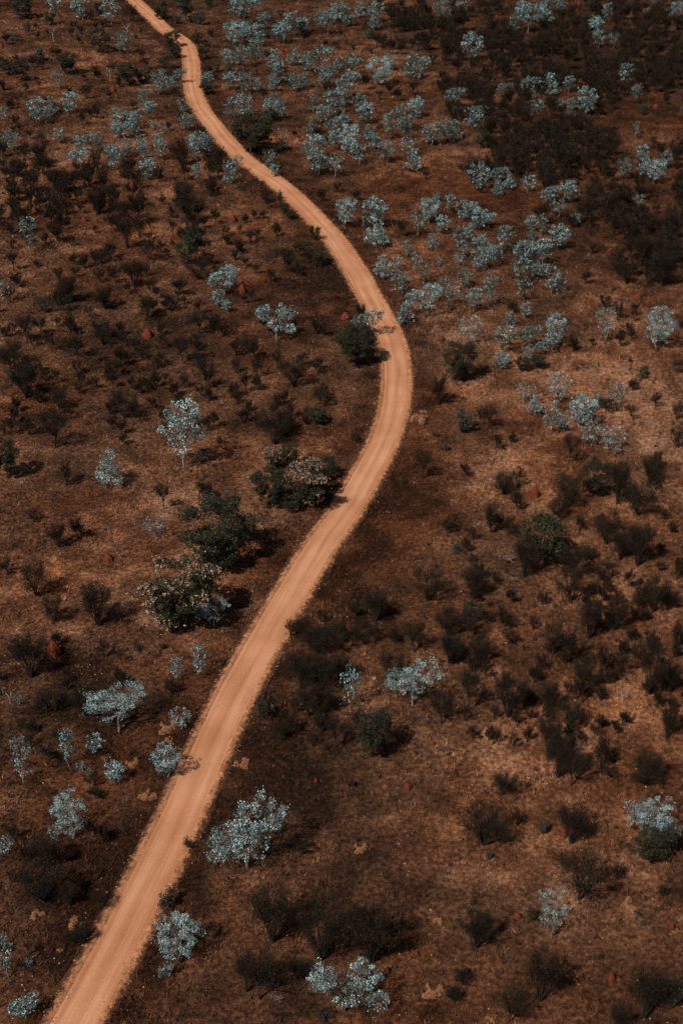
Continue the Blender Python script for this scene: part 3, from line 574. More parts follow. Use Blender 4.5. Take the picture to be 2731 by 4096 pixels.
# ------------------------------------------------------------------ the plants of the photograph:  kind(style) x y width height |label|handle
DATA = '''@A 0 0
n 140 75 150 90;c 175 205 90 75;g 340 65 110 75;n 315 150 80 90;s 300 215 60 40
d 332 280 60 130|slim dead tree with a pale forked top near the top-left corner|slim dead tree
t 218 120 40 28;t 10 300 30 25;c 75 270 90 65
g0 505 85 120 90|blue-grey round gum touching the top edge left of the road|blue-grey top-edge gum
n 620 90 90 80;g 690 95 130 75;w 510 240 60 100;n 650 165 60 50;w 570 130 60 80;d 800 205 70 55;w 830 130 90 110;n 620 310 150 130
g0 760 310 115 115;s 850 250 50 40;t 770 330 20 22;t 875 355 28 25;t 580 408 18 18;c 240 400 130 110;c 320 410 50 50;n 415 465 150 150;n 130 500 130 120;n 40 470 110 110;g3 365 555 100 130
d 690 505 90 95|dead white forked tree standing in dry grass at the upper left|dead white forked tree
w 700 470 60 80;n 800 515 150 120;n 870 500 80 70
g0 1000 570 130 130;g 1080 550 70 80;g 1130 510 80 90;c 920 460 100 60;n 1040 430 80 100;n 1075 450 60 50;n 1080 280 110 90;n 1100 350 90 70;w 540 620 80 110
t 710 580 42 38;t 100 660 36 36;t 10 565 40 38;w 65 680 60 70;g 20 780 60 140;g 230 740 130 130;g 320 700 110 110;g 290 760 80 80
g0 440 710 120 150|round teal gum with a clear trunk, right end of its row at the upper left|round teal gum
g1 905 690 90 140;g1 940 750 90 110;w 835 680 50 60;s 1040 690 50 40;g 1150 690 80 70;g 1175 800 100 90;t 1140 810 26 26
g 740 870 90 120;g 780 840 150 140;g 830 830 100 100;g 860 790 90 70;g 730 760 80 80;g3 960 810 60 60;g3 1020 830 60 60;g 70 930 110 120;g 20 920 50 60;w 185 870 60 80;s 260 910 90 90;g3 370 890 90 100
g 500 940 90 90;g 610 930 90 100;g 560 900 70 80
g2 500 1010 110 80|low spreading teal gum at the left end of the upper-left gum cluster|low spreading teal gum
g 450 1000 50 50;g 720 1050 130 170;g 780 970 100 100;g 690 980 80 90;g 880 930 90 90;g 930 1120 110 150;g 900 990 100 100;g 1010 1000 110 130;g 1000 920 80 70
g1 1240 1010 130 180|tall ragged gum clump close to the left side of the upper road|ragged upper road gum
g 1290 960 120 120;g 1210 960 90 110;g1 1240 1150 90 130;g4 1440 1140 130 160;g 1490 1060 80 70
w 110 1110 90 140;w 270 1080 120 120;w 360 1210 110 170;w 550 1160 80 160;w 800 1160 90 140;w 150 1000 80 80;w 200 1200 90 120;w 90 1240 100 90;w 40 1120 70 90;t 830 1180 38 45;t 1103 1115 20 24;w 1150 1250 150 130;w 1320 1210 60 90;c 470 1245 30 50
n 1010 115 100 110;n 1160 90 160 100;c 1110 165 110 80;c 1250 170 140 90;n 1310 30 70 40;n 1280 370 90 110;w 1240 260 60 60
n 1290 590 90 90|dark round tree poking onto the right edge of the narrow upper road|dark upper road tree
g 1300 540 90 90;c 1360 470 80 90;t 1222 190 20 18
@B 900 0
g0 60 270 170 160|broad bright teal gum above the upper road, its crown the brightest there|broad bright teal gum
g 120 230 90 110;g 110 80 150 80;c 110 120 120 70;g 205 40 80 50;c 240 260 120 110;g 245 160 90 80;g 190 260 120 110
c 345 135 60 90|round grey bush alone on open ground near the top edge|round grey top bush
t 398 70 28 30;t 358 330 26 36;t 372 360 18 30;g 350 245 110 110;g 420 210 120 120;n 480 230 80 100;g 490 200 80 100;g 640 200 110 120;g 680 110 110 100;g 600 150 80 80;c 775 185 110 80;g 780 150 70 60;g 740 90 90 60;g 850 100 90 100
g 945 100 110 80;g 940 170 100 100;w 1040 70 60 70;n 1110 50 50 60;t 1140 85 20 20;c 910 260 110 80;s 990 285 90 40;s 760 300 40 70;s 800 330 50 70;w 630 300 40 60;w 690 300 40 50;s 915 345 40 50;b 960 320 40 25;t 890 300 24 26;c 1080 270 70 70
g 110 400 120 120;g 190 380 120 110;c 260 370 80 70;g 20 400 90 90;g 310 400 130 90;g 320 500 120 110;g 290 560 80 80;g 440 400 110 130;g 590 420 150 130;g 520 440 90 100;g 440 570 100 130;g 500 550 90 120;g 770 470 150 130;g 620 520 120 110;g 770 560 140 90;w 640 590 90 90;t 840 465 34 30;t 155 600 24 28
g0 970 520 190 180|wide rounded silver gum with a clear trunk, near the top centre|wide silver top-centre gum
w 880 560 60 120;g 1040 430 90 90;g 1180 470 150 150;g 1250 430 80 70;w 1300 400 60 60;g 130 560 120 110;g 30 560 90 120;c 30 490 100 90;g 200 570 80 100;w 240 610 70 60;w 200 470 20 40
g 40 720 120 130;g 120 710 130 120;g 290 720 120 100;g 340 740 90 120;g 330 660 90 110;n 290 750 90 70
n 165 910 280 200|broad dark-green tree casting a black shadow on the upper road|broad dark-green road tree
g3 350 950 110 180;w 435 860 40 60;g 550 690 80 130;g 680 700 140 150;g 610 760 90 120;g 540 830 90 130;g 750 650 100 110;g 850 680 100 100;g 880 760 110 130;w 590 870 80 90;g2 700 800 110 60;g 745 740 90 70
g0 780 950 200 190|largest teal gum in the crowded gum patch right of the upper road|largest clustered teal gum
g 900 860 90 100;g 930 930 100 110;g 840 1030 120 150;g 690 930 100 110;g 560 970 150 120;g0 580 1070 140 130;g3 690 1110 110 160;g 640 1060 60 50;g3 290 1040 110 100;g 310 1090 70 60;s 970 810 90 40;g1 1030 870 90 170
g0 1120 770 140 100;g 1200 740 110 140;g 1130 870 120 130;g 1010 1020 120 150;g3 1150 970 110 110
g4 1190 1080 130 170|upright bright gum at the lower-right end of the top-centre gums|upright bright gum
g0 1290 910 110 150;g 1360 900 120 140;g 1440 880 110 150;w 970 620 60 60;w 1030 600 50 90;w 1080 640 60 100;w 1180 590 80 90;w 1110 200 80 110;w 1190 230 80 120;w 1240 320 90 140;w 1040 130 70 90;w 1180 150 80 80;w 1060 210 60 90;w 1250 180 90 100;w 700 1200 60 60;w 820 1250 60 60;w 1260 1130 50 60;g 1440 640 110 80;w 1400 640 70 70
@C 1731 0
g 60 90 110 70;g 180 50 90 60;c 360 145 80 120;t 400 120 24 24;t 440 240 28 34;t 230 190 24 20;t 72 305 26 26;t 897 90 32 28;t 915 35 24 24;w 60 200 100 110;w 160 190 90 100;c 180 250 70 50;w 375 230 90 90;w 400 300 60 100
g0 240 340 140 110|round silver gum at the left edge of the dark top-right thicket|thicket-edge silver gum
g 500 170 90 60
g2 600 150 150 110|wide bright gum in the row at the top above the dark thicket|wide top-row gum
g 560 90 100 60;g 720 50 90 60;g 700 120 120 110;g 800 50 70 60;w 700 200 100 100;w 540 300 90 130;w 680 320 120 130
g1 1095 140 80 120|small narrow white gum standing clear near the top right|narrow white top gum
g 1020 200 100 90;g 1040 280 90 90;g 1135 290 80 90;n 1000 45 90 40;g 1350 80 35 30;g 1390 20 50 40;g 1530 80 90 70;g 1490 100 60 60;w 1210 120 80 110;w 1290 130 80 140;w 1370 140 70 90;w 1450 120 80 90;w 1540 180 80 110
g3 1210 490 110 80;g 430 590 70 50;g 490 570 60 60;g 620 580 130 70
g 740 560 130 90|bright gum crown poking out of the dark thicket's middle|mid-thicket bright gum
g 850 570 80 80;g3 650 700 90 60;g3 800 680 60 60;g 960 680 140 110;g 865 700 70 90;g 975 710 90 70;g 855 730 60 60;s 1090 590 100 45;t 1160 545 24 24;t 1045 605 26 20;b 1075 597 20 14
g1 1280 650 90 120|slim dark-stemmed gum on open ground near the upper right edge|slim upper-right gum
c 1315 740 90 100;t 1395 690 34 34;w 1465 660 60 90;s 1510 745 30 40;t 1330 835 26 30;g3 1277 860 50 120;g 1560 740 30 90;g 140 650 100 80;w 130 720 120 90;w 190 760 80 90;g 260 800 130 140;g 215 800 50 60;g 50 890 110 130;g 110 880 100 140
G 310 940 120 130|small bright-green tree on open ground at the thicket's left edge|small bright-green tree
w 370 930 80 90;w 590 1000 110 110;w 700 990 80 110;g 1200 1110 110 130;g 1310 1000 90 90
g0 1400 1130 170 150|broad pale gum filling the middle of the right-edge gum row|broad right-edge gum
g 1470 1040 90 90;g 1330 1080 120 110;s 1380 905 60 60;b 1430 900 60 30;s 177 1075 80 45
g0 290 1210 150 200|left one of two neighbouring full gums standing in open rust grass|left full gum
g 410 1160 110 120;g4 480 1190 90 130;g 410 1210 90 80;g3 600 1200 100 110
@F 1731 700
g2 740 170 110 110;g 850 170 110 150;g3 900 160 60 80;g3 790 240 100 90;g 840 100 50 80;w 1010 200 120 180;w 1110 240 110 150;g3 1290 200 90 80;g 110 230 80 130;g 20 170 50 60;g 190 290 110 150;g 250 260 90 90;g 290 320 120 110;g2 350 300 80 60;g 60 350 100 100;g 20 260 60 80;g 610 330 80 60;g3 680 380 90 150;g 620 390 70 60;g3 900 310 70 80;w 870 320 80 80;w 1000 320 60 70
g0 790 440 130 120|compact round gum at the right end of the centre-right gum patch|compact round gum
g3 450 470 120 170;g 20 480 50 90;g 170 430 110 110;g 230 380 80 80;g0 570 570 140 180;g 690 550 130 140;g3 600 480 100 80;g 290 570 130 100;g 300 470 110 90;g3 190 510 90 110;g 400 570 110 130;g 370 500 90 60;g3 160 560 80 70;g3 40 570 50 50
t 1115 515 60 50|rounded red termite mound above the others on open grass at right|rounded red mound
t 1280 790 56 45|low red termite mound above the wide gum at the right edge|low red mound
t 615 780 30 30;t 52 1045 46 40
t 120 1170 80 80|big dark-red termite mound at the foot of a dark tree right of the bend|big dark-red mound
w 1000 500 50 80;w 960 690 70 110;w 1500 400 130 200;w 1350 560 150 200
w 1450 700 170 260|tallest black wattle of the dark clump at the right edge|tallest right-edge wattle
w 1520 560 90 150;w 1440 600 120 150;w 1330 320 100 80;w 1310 420 80 80;w 1400 250 60 90;w 1220 200 80 120;w 1370 140 60 70
g3 560 640 130 100;g 660 640 100 100;g3 570 760 130 110;g3 750 750 110 220;g3 800 790 90 190;g3 90 850 110 230;g3 130 810 100 120;g 20 800 60 110;g1 360 830 100 200;g 200 700 110 110;g 260 830 120 100;w 510 850 60 60;g3 580 900 80 130;g 490 940 90 120
g3 230 1050 190 200|wide open-crowned gum at the lower-left end of the right-hand gums|wide open-crowned gum
g3 450 1100 150 180;g 430 1190 100 80;g2 610 1080 120 170;g 700 1100 100 80
g0 770 1090 170 280|tall round gum on a bare white trunk, lower right of the gum patch|tall white-trunked gum
g3 600 1150 90 80;n 560 1230 110 100;n 660 1210 100 80
g3 1085 1040 170 240|upright silver gum with a forked white trunk, left of the widest right gum|forked silver gum
g0 1420 1090 260 280|wide bright silver gum over its own dark shadow near the right edge|wide bright silver gum
w 1225 1010 80 100;w 1075 830 80 80
@D 0 700
w 60 140 100 90;w 610 245 130 200;w 700 220 100 190;w 320 320 110 150;w 130 250 80 60;w 360 430 110 150;w 410 350 50 80
g1 180 495 130 235|tall slim white-leaved gum standing alone near the left edge|tall slim white gum
w 80 600 80 150;w 230 580 40 60;t 425 195 40 36;t 530 300 40 36;t 1510 185 44 45;t 1460 295 52 50
t 925 1020 70 60|red termite mound alone among dark wattles left of the bend|lone left red mound
t 1520 760 50 80;w 1150 240 140 200;c 1140 325 50 90;w 1350 310 60 110;w 1420 370 60 60;s 1510 480 70 40
w 790 460 120 210;w 870 390 90 160;w 940 540 110 180;w 640 590 150 140;w 840 710 140 210;w 430 800 130 200;w 650 830 140 160
G 1170 570 170 190|bright-green forked tree among dark wattles left of the road|bright-green forked tree
w 1240 650 130 160;n 1220 420 150 110
g2 1400 750 190 200|ragged spreading gum left of the two-tiered gum near the centre|ragged spreading gum
g 1440 700 100 120;g 1370 820 90 90;g 1420 860 70 90
G 275 880 130 130|round bright-green bush with a black shadow near the left edge|round bright-green bush
g3 30 810 80 170;w 160 1060 120 220;w 250 1010 90 130;w 480 1150 90 160;w 640 1060 130 200;w 920 900 120 160;w 1120 760 100 130;w 1070 850 100 120;w 1240 950 150 100;w 1140 1180 130 220;w 1480 1140 110 150;w 750 1210 80 150;w 850 1110 90 120;w 940 740 80 90;w 80 1190 150 160;w 30 1240 90 150;w 700 1100 80 90;w 1010 1000 70 100;w 1220 1090 80 110;w 1330 960 90 100;w 1400 1000 90 90;w 1300 560 100 120;w 560 900 60 90;w 400 860 90 130;w 890 1160 80 100;w 1010 1200 90 110;w 600 1180 70 110
@E 900 700
s 345 175 60 85|small dark bush leaning over the left edge of the upper road|small road-edge bush
n 370 240 70 70;n 410 280 70 60;w 270 200 80 80;w 560 400 80 90;n 500 500 70 90;n 590 560 120 110;w 390 620 90 190;w 240 270 50 50;t 755 905 60 40;t 1355 1045 46 40;t 235 1130 34 30
g0 760 330 170 220|round full gum alone just right of the upper road|round full roadside gum
g4 950 430 200 170|two-stage bushy gum right of the roadside round one, lower half|lower bushy gum
g0 940 280 160 130;g3 880 330 60 90;g 990 450 80 80;w 1100 390 80 130;g3 1140 520 80 120;g0 1280 290 170 170;g 1210 330 130 90;g3 1300 470 80 120
g4 990 640 170 170|bright teal gum nearest the right side of the road above the bend|bright teal roadside gum
g3 1090 590 90 90;g3 1190 560 70 70;g0 1100 740 140 150
g2 1250 860 220 180|brightest blue-white spreading gum, right of the road above the bend|brightest spreading gum
g4 1130 930 130 160;g3 1240 640 120 90
g5 320 1035 230 280|two-tiered bright gum alone left of the road near the centre|two-tiered bright gum
g2 900 960 150 100|thin pale gum leaning out over the left edge of the road at the bend|leaning bend gum
w 850 870 90 60
n 820 1190 250 300|large rounded olive tree at the inside of the road bend|large olive bend tree
w 160 1180 130 200;w 60 1150 80 170
@H 0 1400
w 150 310 180 260;w 60 150 150 180;w 370 370 120 170
w 330 615 220 270|single-stemmed umbrella-shaped dark wattle with a black shadow at left|umbrella-shaped wattle
w 410 850 110 180;w 770 430 170 220;w 770 600 60 90;w 1290 260 130 230;w 1540 270 60 160;w 180 520 100 100;w 90 460 70 120;w 1040 210 50 80
n 30 820 180 320|big green tree cut by the left edge with a long black shadow|big left-edge green tree
g1 1145 750 320 450|tall ragged white gum, the tallest in the clearing left of the road|tall ragged white gum
c 1270 740 130 140
g4 685 860 230 300|pointed silver gum alone in the left clearing below the ragged gum|pointed silver gum
w 1020 1000 110 190;w 1290 930 110 130;w 480 1190 110 170;t 480 1140 40 60;w 360 1250 130 190;w 210 1070 80 70;s 1370 600 60 60;g3 970 1190 150 160
@I 900 1400
w 430 220 170 200;w 130 270 70 170;w 300 590 180 260;w 370 540 130 200;n 580 450 130 100;w 590 330 130 110;n 410 750 130 190
f 530 960 300 270|cream-tipped round tree beside the road below the bend|cream-tipped roadside tree
n 290 990 240 290|dark-green dense tree left of the cream-tipped roadside tree|dense dark-green tree
n 620 800 170 140;f 300 740 150 150;n 420 1020 120 130;w 820 580 60 60;w 200 180 60 150;w 330 120 60 130
w 1240 810 130 220;s 1120 850 70 50;w 1340 340 120 220
b 1210 480 110 90|bright straw grass hummock at the outer edge of the bend|bright bend hummock
b 1240 410 50 50;c 1310 560 60 70
@K 1731 1400
n 165 190 230 270|dark-green open tree beside the big dark-red termite mound|mound-side dark tree
w 40 350 130 200
c 190 560 200 210|dense round grey-green bush right of the road below the bend|dense grey-green bush
w 350 490 120 180;c 70 640 90 70;c 20 560 40 60;w 495 580 50 80;w 450 900 140 160;w 530 1010 90 150;w 370 1150 110 200
g3 570 330 140 140;g 640 410 100 170;g3 740 530 130 230;g3 790 330 200 220
g0 940 480 230 240|brightest full gum in the middle of the right-hand gum row|brightest right-row gum
g 1030 360 100 110
g3 1160 380 130 190|slender gum standing just right of the right-hand gum row|slender right-row gum
g3 1130 640 200 170;g3 1000 560 150 110;g 820 500 100 110;w 1090 390 90 100;w 860 710 130 220;n 1020 930 180 270;w 850 1000 190 270;w 1170 980 160 300;w 1100 1220 170 260;w 1370 830 160 160;w 1300 1050 190 250
t 637 925 70 65|clean red cone-shaped termite mound in the open centre-right grass|clean red cone mound
t 1555 850 40 45
G 1318 180 110 80|low bright-green bush on bare ground near the right edge|low bright-green bush
s 1235 105 50 80;w 1540 150 80 120;w 1540 620 110 150;b 1290 510 50 40;b 1330 510 30 30;b 1378 525 40 30;b 1385 590 36 30;b 1450 1020 60 50;w 790 1060 120 160;s 200 1150 40 40;d 270 1160 60 90;w 100 1120 90 50
@J 0 2100
f 1130 610 490 460|large tree covered in pink-cream blossom left of the road|pink-blossomed tree
n 1330 240 500 440|largest dark-green tree, spreading wide above the pink-blossomed tree|largest dark-green tree
g2 1330 640 210 200|small bright gum on a bent white stem beside the pink-blossomed tree|small bent-stemmed gum
s 1380 650 80 60;w 215 460 170 240
w 600 640 260 300|dense fan-shaped brown wattle alone with a black shadow at left|dense fan-shaped wattle
w 330 620 130 190;w 170 960 220 330;w 40 330 90 120
t 335 825 100 95|largest deep-red termite mound, lumpy, in the lower left grass|largest red mound
w 360 740 80 70;t 680 230 60 30;s 870 790 90 60;s 1020 780 70 60;g3 1250 960 130 220;g3 1110 980 110 160;w 1070 1060 110 120;w 280 1200 120 210;w 520 1200 150 240;w 400 1150 100 120;g3 20 1100 30 120;d 60 1130 80 100;g3 110 1130 70 80
@L 1731 2100
c 145 215 90 110|pale grey bush on open grass right of the lower road|pale grey bush
s 250 240 100 60;l 440 260 170 110|tangle of fallen pale branches beside the straggly green tree|fallen branch tangle
l 480 360 120 60;w 260 470 180 240;n 250 600 140 130;w 100 700 150 220;w 120 880 150 180;w 220 720 150 220;w 300 870 130 220;w 580 330 170 270
G3 700 270 400 370|straggly wide green tree with bare branches right of the road|straggly wide green tree
w 890 300 200 170;w 860 500 220 260;w 990 720 170 270;w 1150 660 150 250;w 1180 220 150 200;w 1300 260 200 300;w 1010 210 50 90;w 1230 420 60 190;w 1300 450 90 160;w 1400 540 170 270;w 1480 530 120 160;w 760 830 150 230;w 860 870 110 260;w 1060 960 100 240;w 950 1120 170 300;w 1180 940 150 170
w 1390 1060 190 380|tall slender-stemmed dark wattle beside pale bare ground at right|tall slender wattle
w 480 1210 200 330|black fan-stemmed wattle left of a small red mound at right|black fan-stemmed wattle
w 230 1170 160 300;w 60 1250 190 250;w 730 1170 130 220;w 640 1000 90 150;w 1290 900 100 220;w 1540 760 80 200;w 1500 1050 120 200;w 480 740 90 70;s 570 800 40 40;w 690 500 90 90;w 1540 340 70 160;s 350 520 60 60;t 370 535 24 16
b 915 140 90 70|orange grass hummock right of the straggly wide green tree|orange grass hummock
b 850 1020 70 80;b 1240 1090 90 120;t 662 1135 34 34;s 1500 1200 80 80;d 1190 1120 90 110
@N 900 2100
w 1280 480 190 260;w 950 600 190 210;w 880 740 150 160;w 1060 740 80 120;w 1190 800 180 240;w 1060 980 180 230;w 1410 870 150 230
w 410 700 80 130|feathery brown wattle overlapping the right edge of the road|feathery road-edge wattle
w 480 760 120 220;w 580 800 170 180;w 690 790 170 190;w 470 1030 170 260;w 600 1040 200 260;w 720 980 150 200;w 520 1200 170 230;w 620 1180 150 200
s 250 1280 220 250|broad dark bush bulging over the right edge of the lower road|broad road-edge bush
g3 790 1140 150 300|thin crooked gum with bare white stem in front of dark wattles|thin crooked gum
g2 1180 1130 330 330|wide silver gum close to the ground, centre right of the lower road|wide low silver gum
@O 900 2700
w 380 385 140 180;w 690 450 150 240;w 860 450 260 300
n 930 510 260 310|dense black-green wattle-like tree below the thin crooked gum|dense black-green tree
s 630 470 60 60
s 785 740 80 130|lone little cone-shaped dark bush on open brown grass|lone little cone bush
b 105 575 100 55|pale straw hummock on the right verge of the lower road|pale verge hummock
t 1303 435 30 26;t 1145 710 54 40;t 570 665 26 26
g2 130 1230 500 460|huge bright gum right of the lower road, the largest pale crown|huge bright gum
s 830 1050 40 40;w 490 1120 100 80;b 840 1120 90 80
@M 0 2700
g3 130 690 170 350;g1 420 600 100 290;n 280 590 90 210;g3 590 480 130 110;g3 500 600 70 80;g0 720 670 130 140;d 660 560 60 70
b 1040 370 120 90|bright straw hummock left of the lower road, between two gums|bright lower hummock
b 1060 430 60 50;b 820 580 90 60;b 920 780 110 60
g2 725 350 380 340|spreading gum with a straight white trunk, left of the lower road|spreading white-trunked gum
g3 1130 340 170 150
g0 1040 650 230 240|bright bushy gum touching the left verge of the lower road|bushy verge gum
g0 430 1020 260 330|full rounded gum in the lower left, with a small one at its foot|full lower-left gum
g 340 1060 90 140;g3 40 1120 110 110;w 280 1230 200 250;w 560 700 100 100;g3 560 640 60 60;w 640 1050 90 140;w 590 780 90 100;l 800 790 60 30
s 1180 1120 100 120|brown shrub on the right verge left of the huge bright gum|brown verge shrub
@P 1731 2700
t 945 325 26 30;w 740 530 200 300;w 800 640 170 350;w 850 330 180 200;w 880 700 210 300;w 1070 580 110 250;w 1100 660 110 130
w 1350 690 200 240|round dark wattle alone above the whitish bush at the right edge|round lone dark wattle
w 1480 390 130 220;w 440 740 150 140;s 590 715 50 50
w 330 1050 280 260|wide black wattle with a small grey bush at its foot, lower right|wide black wattle
c 350 1190 80 110
c 690 1030 120 150|grey round bush between two black wattles at the lower right|grey round bush
t 522 930 36 30;w 530 940 60 120;t 820 1010 50 60
w 880 1060 250 280|spreading black wattle right of the grey round bush and a red mound|spreading black wattle
g3 1250 960 120 220
g0 1400 990 330 220|wide whitish gum running off the right edge, lower right|wide whitish gum
n 1380 1180 270 240;g3 1490 1050 150 110
@Q 1731 3296
w 930 490 330 330
g3 760 700 270 330|dusty silver gum with upright branches at the lower right|dusty silver gum
s 620 630 110 120;w 1160 360 90 130;w 1440 470 70 90
w 280 780 200 280|leaning thin-stemmed wattle with a curved trunk, bottom right|leaning thin wattle
w 690 1110 270 350|large fan-shaped black wattle near the bottom right edge|large bottom-right wattle
w 490 1250 230 230;w 1350 1220 240 330;n 1510 1180 150 240;w 1170 1300 170 180;s 1050 850 60 40;w 190 990 110 70;w 120 1110 90 80;t 530 585 50 30;t 1495 680 44 50;t 1120 985 50 50;b 1500 700 60 40;b 360 1250 60 50;b 30 640 70 60;b 1230 540 110 60
@R 0 3296
w 250 500 270 300|dark many-stemmed wattle in the lower left, left of two hummocks|dark many-stemmed wattle
w 430 520 150 160;b 235 600 90 70
b 475 665 100 100|rounded straw hummock close to the left verge near the bottom|rounded left hummock
b 375 800 40 30;g3 30 960 130 240;g3 30 770 60 90;g2 150 1210 160 130;w 620 520 130 100;w 510 740 130 100;g3 180 900 60 70
s 1050 560 180 150|dark low shrub with a feathery tip beside the road near the bottom|feathery low shrub
g0 1120 880 340 330|full bright gum close to the right side of the road near the bottom|full bottom-road gum
g 1040 970 90 110;w 1540 1050 130 250
@S 900 3296
w 290 750 330 380;w 610 850 260 400
w 870 790 150 350|tall brush-shaped wattle with slim parallel stems at the bottom centre|tall brush-shaped wattle
w 920 880 280 420;w 210 1110 270 330;l 310 1115 120 60;w 450 960 130 100
g5 760 1180 420 320|white two-headed gum at the bottom centre of the picture|white two-headed gum
w 900 1060 100 140;t 1012 935 48 34;t 1200 825 34 28;s 1480 990 130 80;w 1440 1090 100 70;b 1290 1090 130 90;b 1330 640 110 60;s 620 1254 150 100'''
items = []
for line in DATA.strip().split('\n'):
    if line[0] == '@':
        ox, oy = map(float, line.split()[1:]); continue
    for ent in line.split(';'):
        f = ent.split('|'); a = f[0].split(); kd = a[0][0]; st = int(a[0][1]) if len(a[0]) > 1 else None
        zx, zy, w, h = map(float, a[1:5]); sc = 1000/1568
        it = dict(k=kd, st=st, x=ox+zx*sc, y=oy+zy*sc, w=w*sc, h=h*sc, label=f[1] if len(f) > 1 else None, handle=f[2] if len(f) > 2 else None)
        dup = [q for q in items if q['k'] == kd and math.hypot(q['x']-it['x'], (q['y']-q['h']/2)-(it['y']-it['h']/2)) < 0.22*(q['w']+it['w'])/2]
        if dup:
            if it['label'] and not dup[0]['label']: items[items.index(dup[0])] = it
            continue
        items.append(it)
# the burnt thicket at the upper right: dark wattles packed together
rg = random.Random(4)
POLY = [(2050, 20, 2760, 360, 1.0), (1760, 150, 2250, 400, .6), (1880, 360, 2480, 740, 1.0), (2060, 280, 2400, 400, 1), (2430, 380, 2760, 330, .3), (1500, 40, 2100, 220, .45), (2150, 640, 2560, 900, .5), (2450, 640, 2760, 1150, .3), (0, 640, 900, 900, .25)]
thick = []
gums = [q for q in items if q['k'] in 'gG']
for _ in range(9000):
    X0, Y0, X1, Y1, wt = rg.choice(POLY)
    if rg.random() > wt: continue
    px = rg.uniform(X0, X1); py = rg.uniform(min(Y0, Y1), max(Y0, Y1)); s = (py+1425)/1900.0
    w = rg.uniform(34, 62)*s; h = w*rg.uniform(1.5, 2.2)
    if any(abs(q['x']-px) < (q['w']+w)*.30 and abs(q['y']-py) < 15*s for q in thick): continue
    if any(abs(q['x']-px) < (q['w']+w)*.34 and -6 < py-q['y'] < q['h']*1.2 for q in gums): continue
    if float(fbm(np.array([px/110]), np.array([py/50]), 777, 3)[0]) < rg.uniform(.36, .56): continue
    thick.append(dict(k='w', st=None, x=px, y=py, w=w, h=h, label=None, handle=None))
thick.sort(key=lambda q: -q['w']*q['h'])
nw = sum(q['k'] == 'w' for q in items)
cut = max(0, 300-nw); print('wattles', nw, 'thicket', len(thick)); extra, rest = thick[:cut], thick[cut:cut+520]
items += extra
# small saplings between the larger wattles
SAP = [(1850, 2100, 3080, 3000, 160), (-350, 800, 1300, 1750, 260), (1080, 2450, 1450, 3000, 25), (-350, 60, 1000, 750, 140), (1850, 1250, 3080, 2100, 55), (-350, 2500, 500, 3900, 50)]
for X0, Y0, X1, Y1, cnt in SAP:
    for _ in range(cnt):
        px = rg.uniform(X0, X1); py = rg.uniform(Y0, Y1); s = (py+1425)/1900.0; xx, yy = at(px, py)
        if road_dist(xx, yy)[0] < 5 or any(abs(q['x']-px) < q['w']*.5 and -8 < py-q['y'] < q['h'] for q in gums): continue
        w = min(rg.uniform(20, 40)*s, rg.uniform(38, 48)); rest.append(dict(k='w', st=None, x=px, y=py, w=w, h=w*rg.uniform(1.3, 2.0), label=None, handle=None))
KIND = {'g': ('gum_tree', 'gum tree', 'pale gum'), 'w': ('wattle_tree', 'wattle', 'dark wattle'), 'n': ('broadleaf_tree', 'tree', 'dark-green tree'), 'G': ('green_tree', 'tree', 'bright-green tree'),
        'f': ('flowering_tree', 'flowering tree', 'cream-flowered tree'), 'c': ('grey_bush', 'bush', 'grey bush'), 's': ('low_bush', 'bush', 'dark low bush'), 't': ('termite_mound', 'termite mound', 'red termite mound'),
        'b': ('grass_hummock', 'grass clump', 'straw hummock'), 'd': ('dead_tree', 'dead tree', 'bleached dead tree'), 'l': ('fallen_branches', 'branches', 'fallen branches')}
GROUP = {'g': 'pale blue-grey gums over the plain', 'w': 'dark twiggy wattles over the plain', 'n': 'dark-green trees over the plain', 'G': 'bright-green trees and bushes', 'f': 'flowering trees beside the road',
         'c': 'grey bushes in the grass', 's': 'low dark bushes in the grass', 't': 'red termite mounds in the grass', 'b': 'straw grass hummocks', 'd': 'bleached dead trees', 'l': 'fallen pale branches'}
def metric(it):
    """metres: crown width and height, and the ground point under the crown"""
    cx, cy = it['x'], it['y']-it['h']*.55
    x, y = at(it['x'], it['y']); d = y*math.cos(PITCH)+CAM_H*math.sin(PITCH); mpp = d/FPX
    W = it['w']*mpp*(1.32 if it['k'] == 'g' and it['w'] < 105 else 1.1 if it['k'] == 'g' else 1.2 if it['k'] in 'nf' else 1.16 if it['k'] == 'w' else 1.0); al = math.atan2(CAM_H, y); k = it['k']
    Ht = (it['h']*mpp-W*math.sin(al)*.22)/max(math.cos(al), .25)
    lo, hi = {'g': (.95, 2.2), 'w': (1.1, 2.6), 'n': (.8, 1.4), 'G': (.75, 1.3), 'f': (.85, 1.1), 'c': (.65, 1.0), 's': (.5, 1.1), 't': (.75, 1.3), 'b': (.4, .6), 'd': (.8, 1.8), 'l': (.35, .5)}[k]
    Ht = min(max(Ht, lo*W), hi*W)
    zc = Ht*{'g': .60, 'w': .58, 'n': .6, 'G': .55, 'f': .62, 'd': .5}.get(k, .4)
    x, y = at(cx, cy, zc)
    return x, y, W, Ht
rg = random.Random(9)
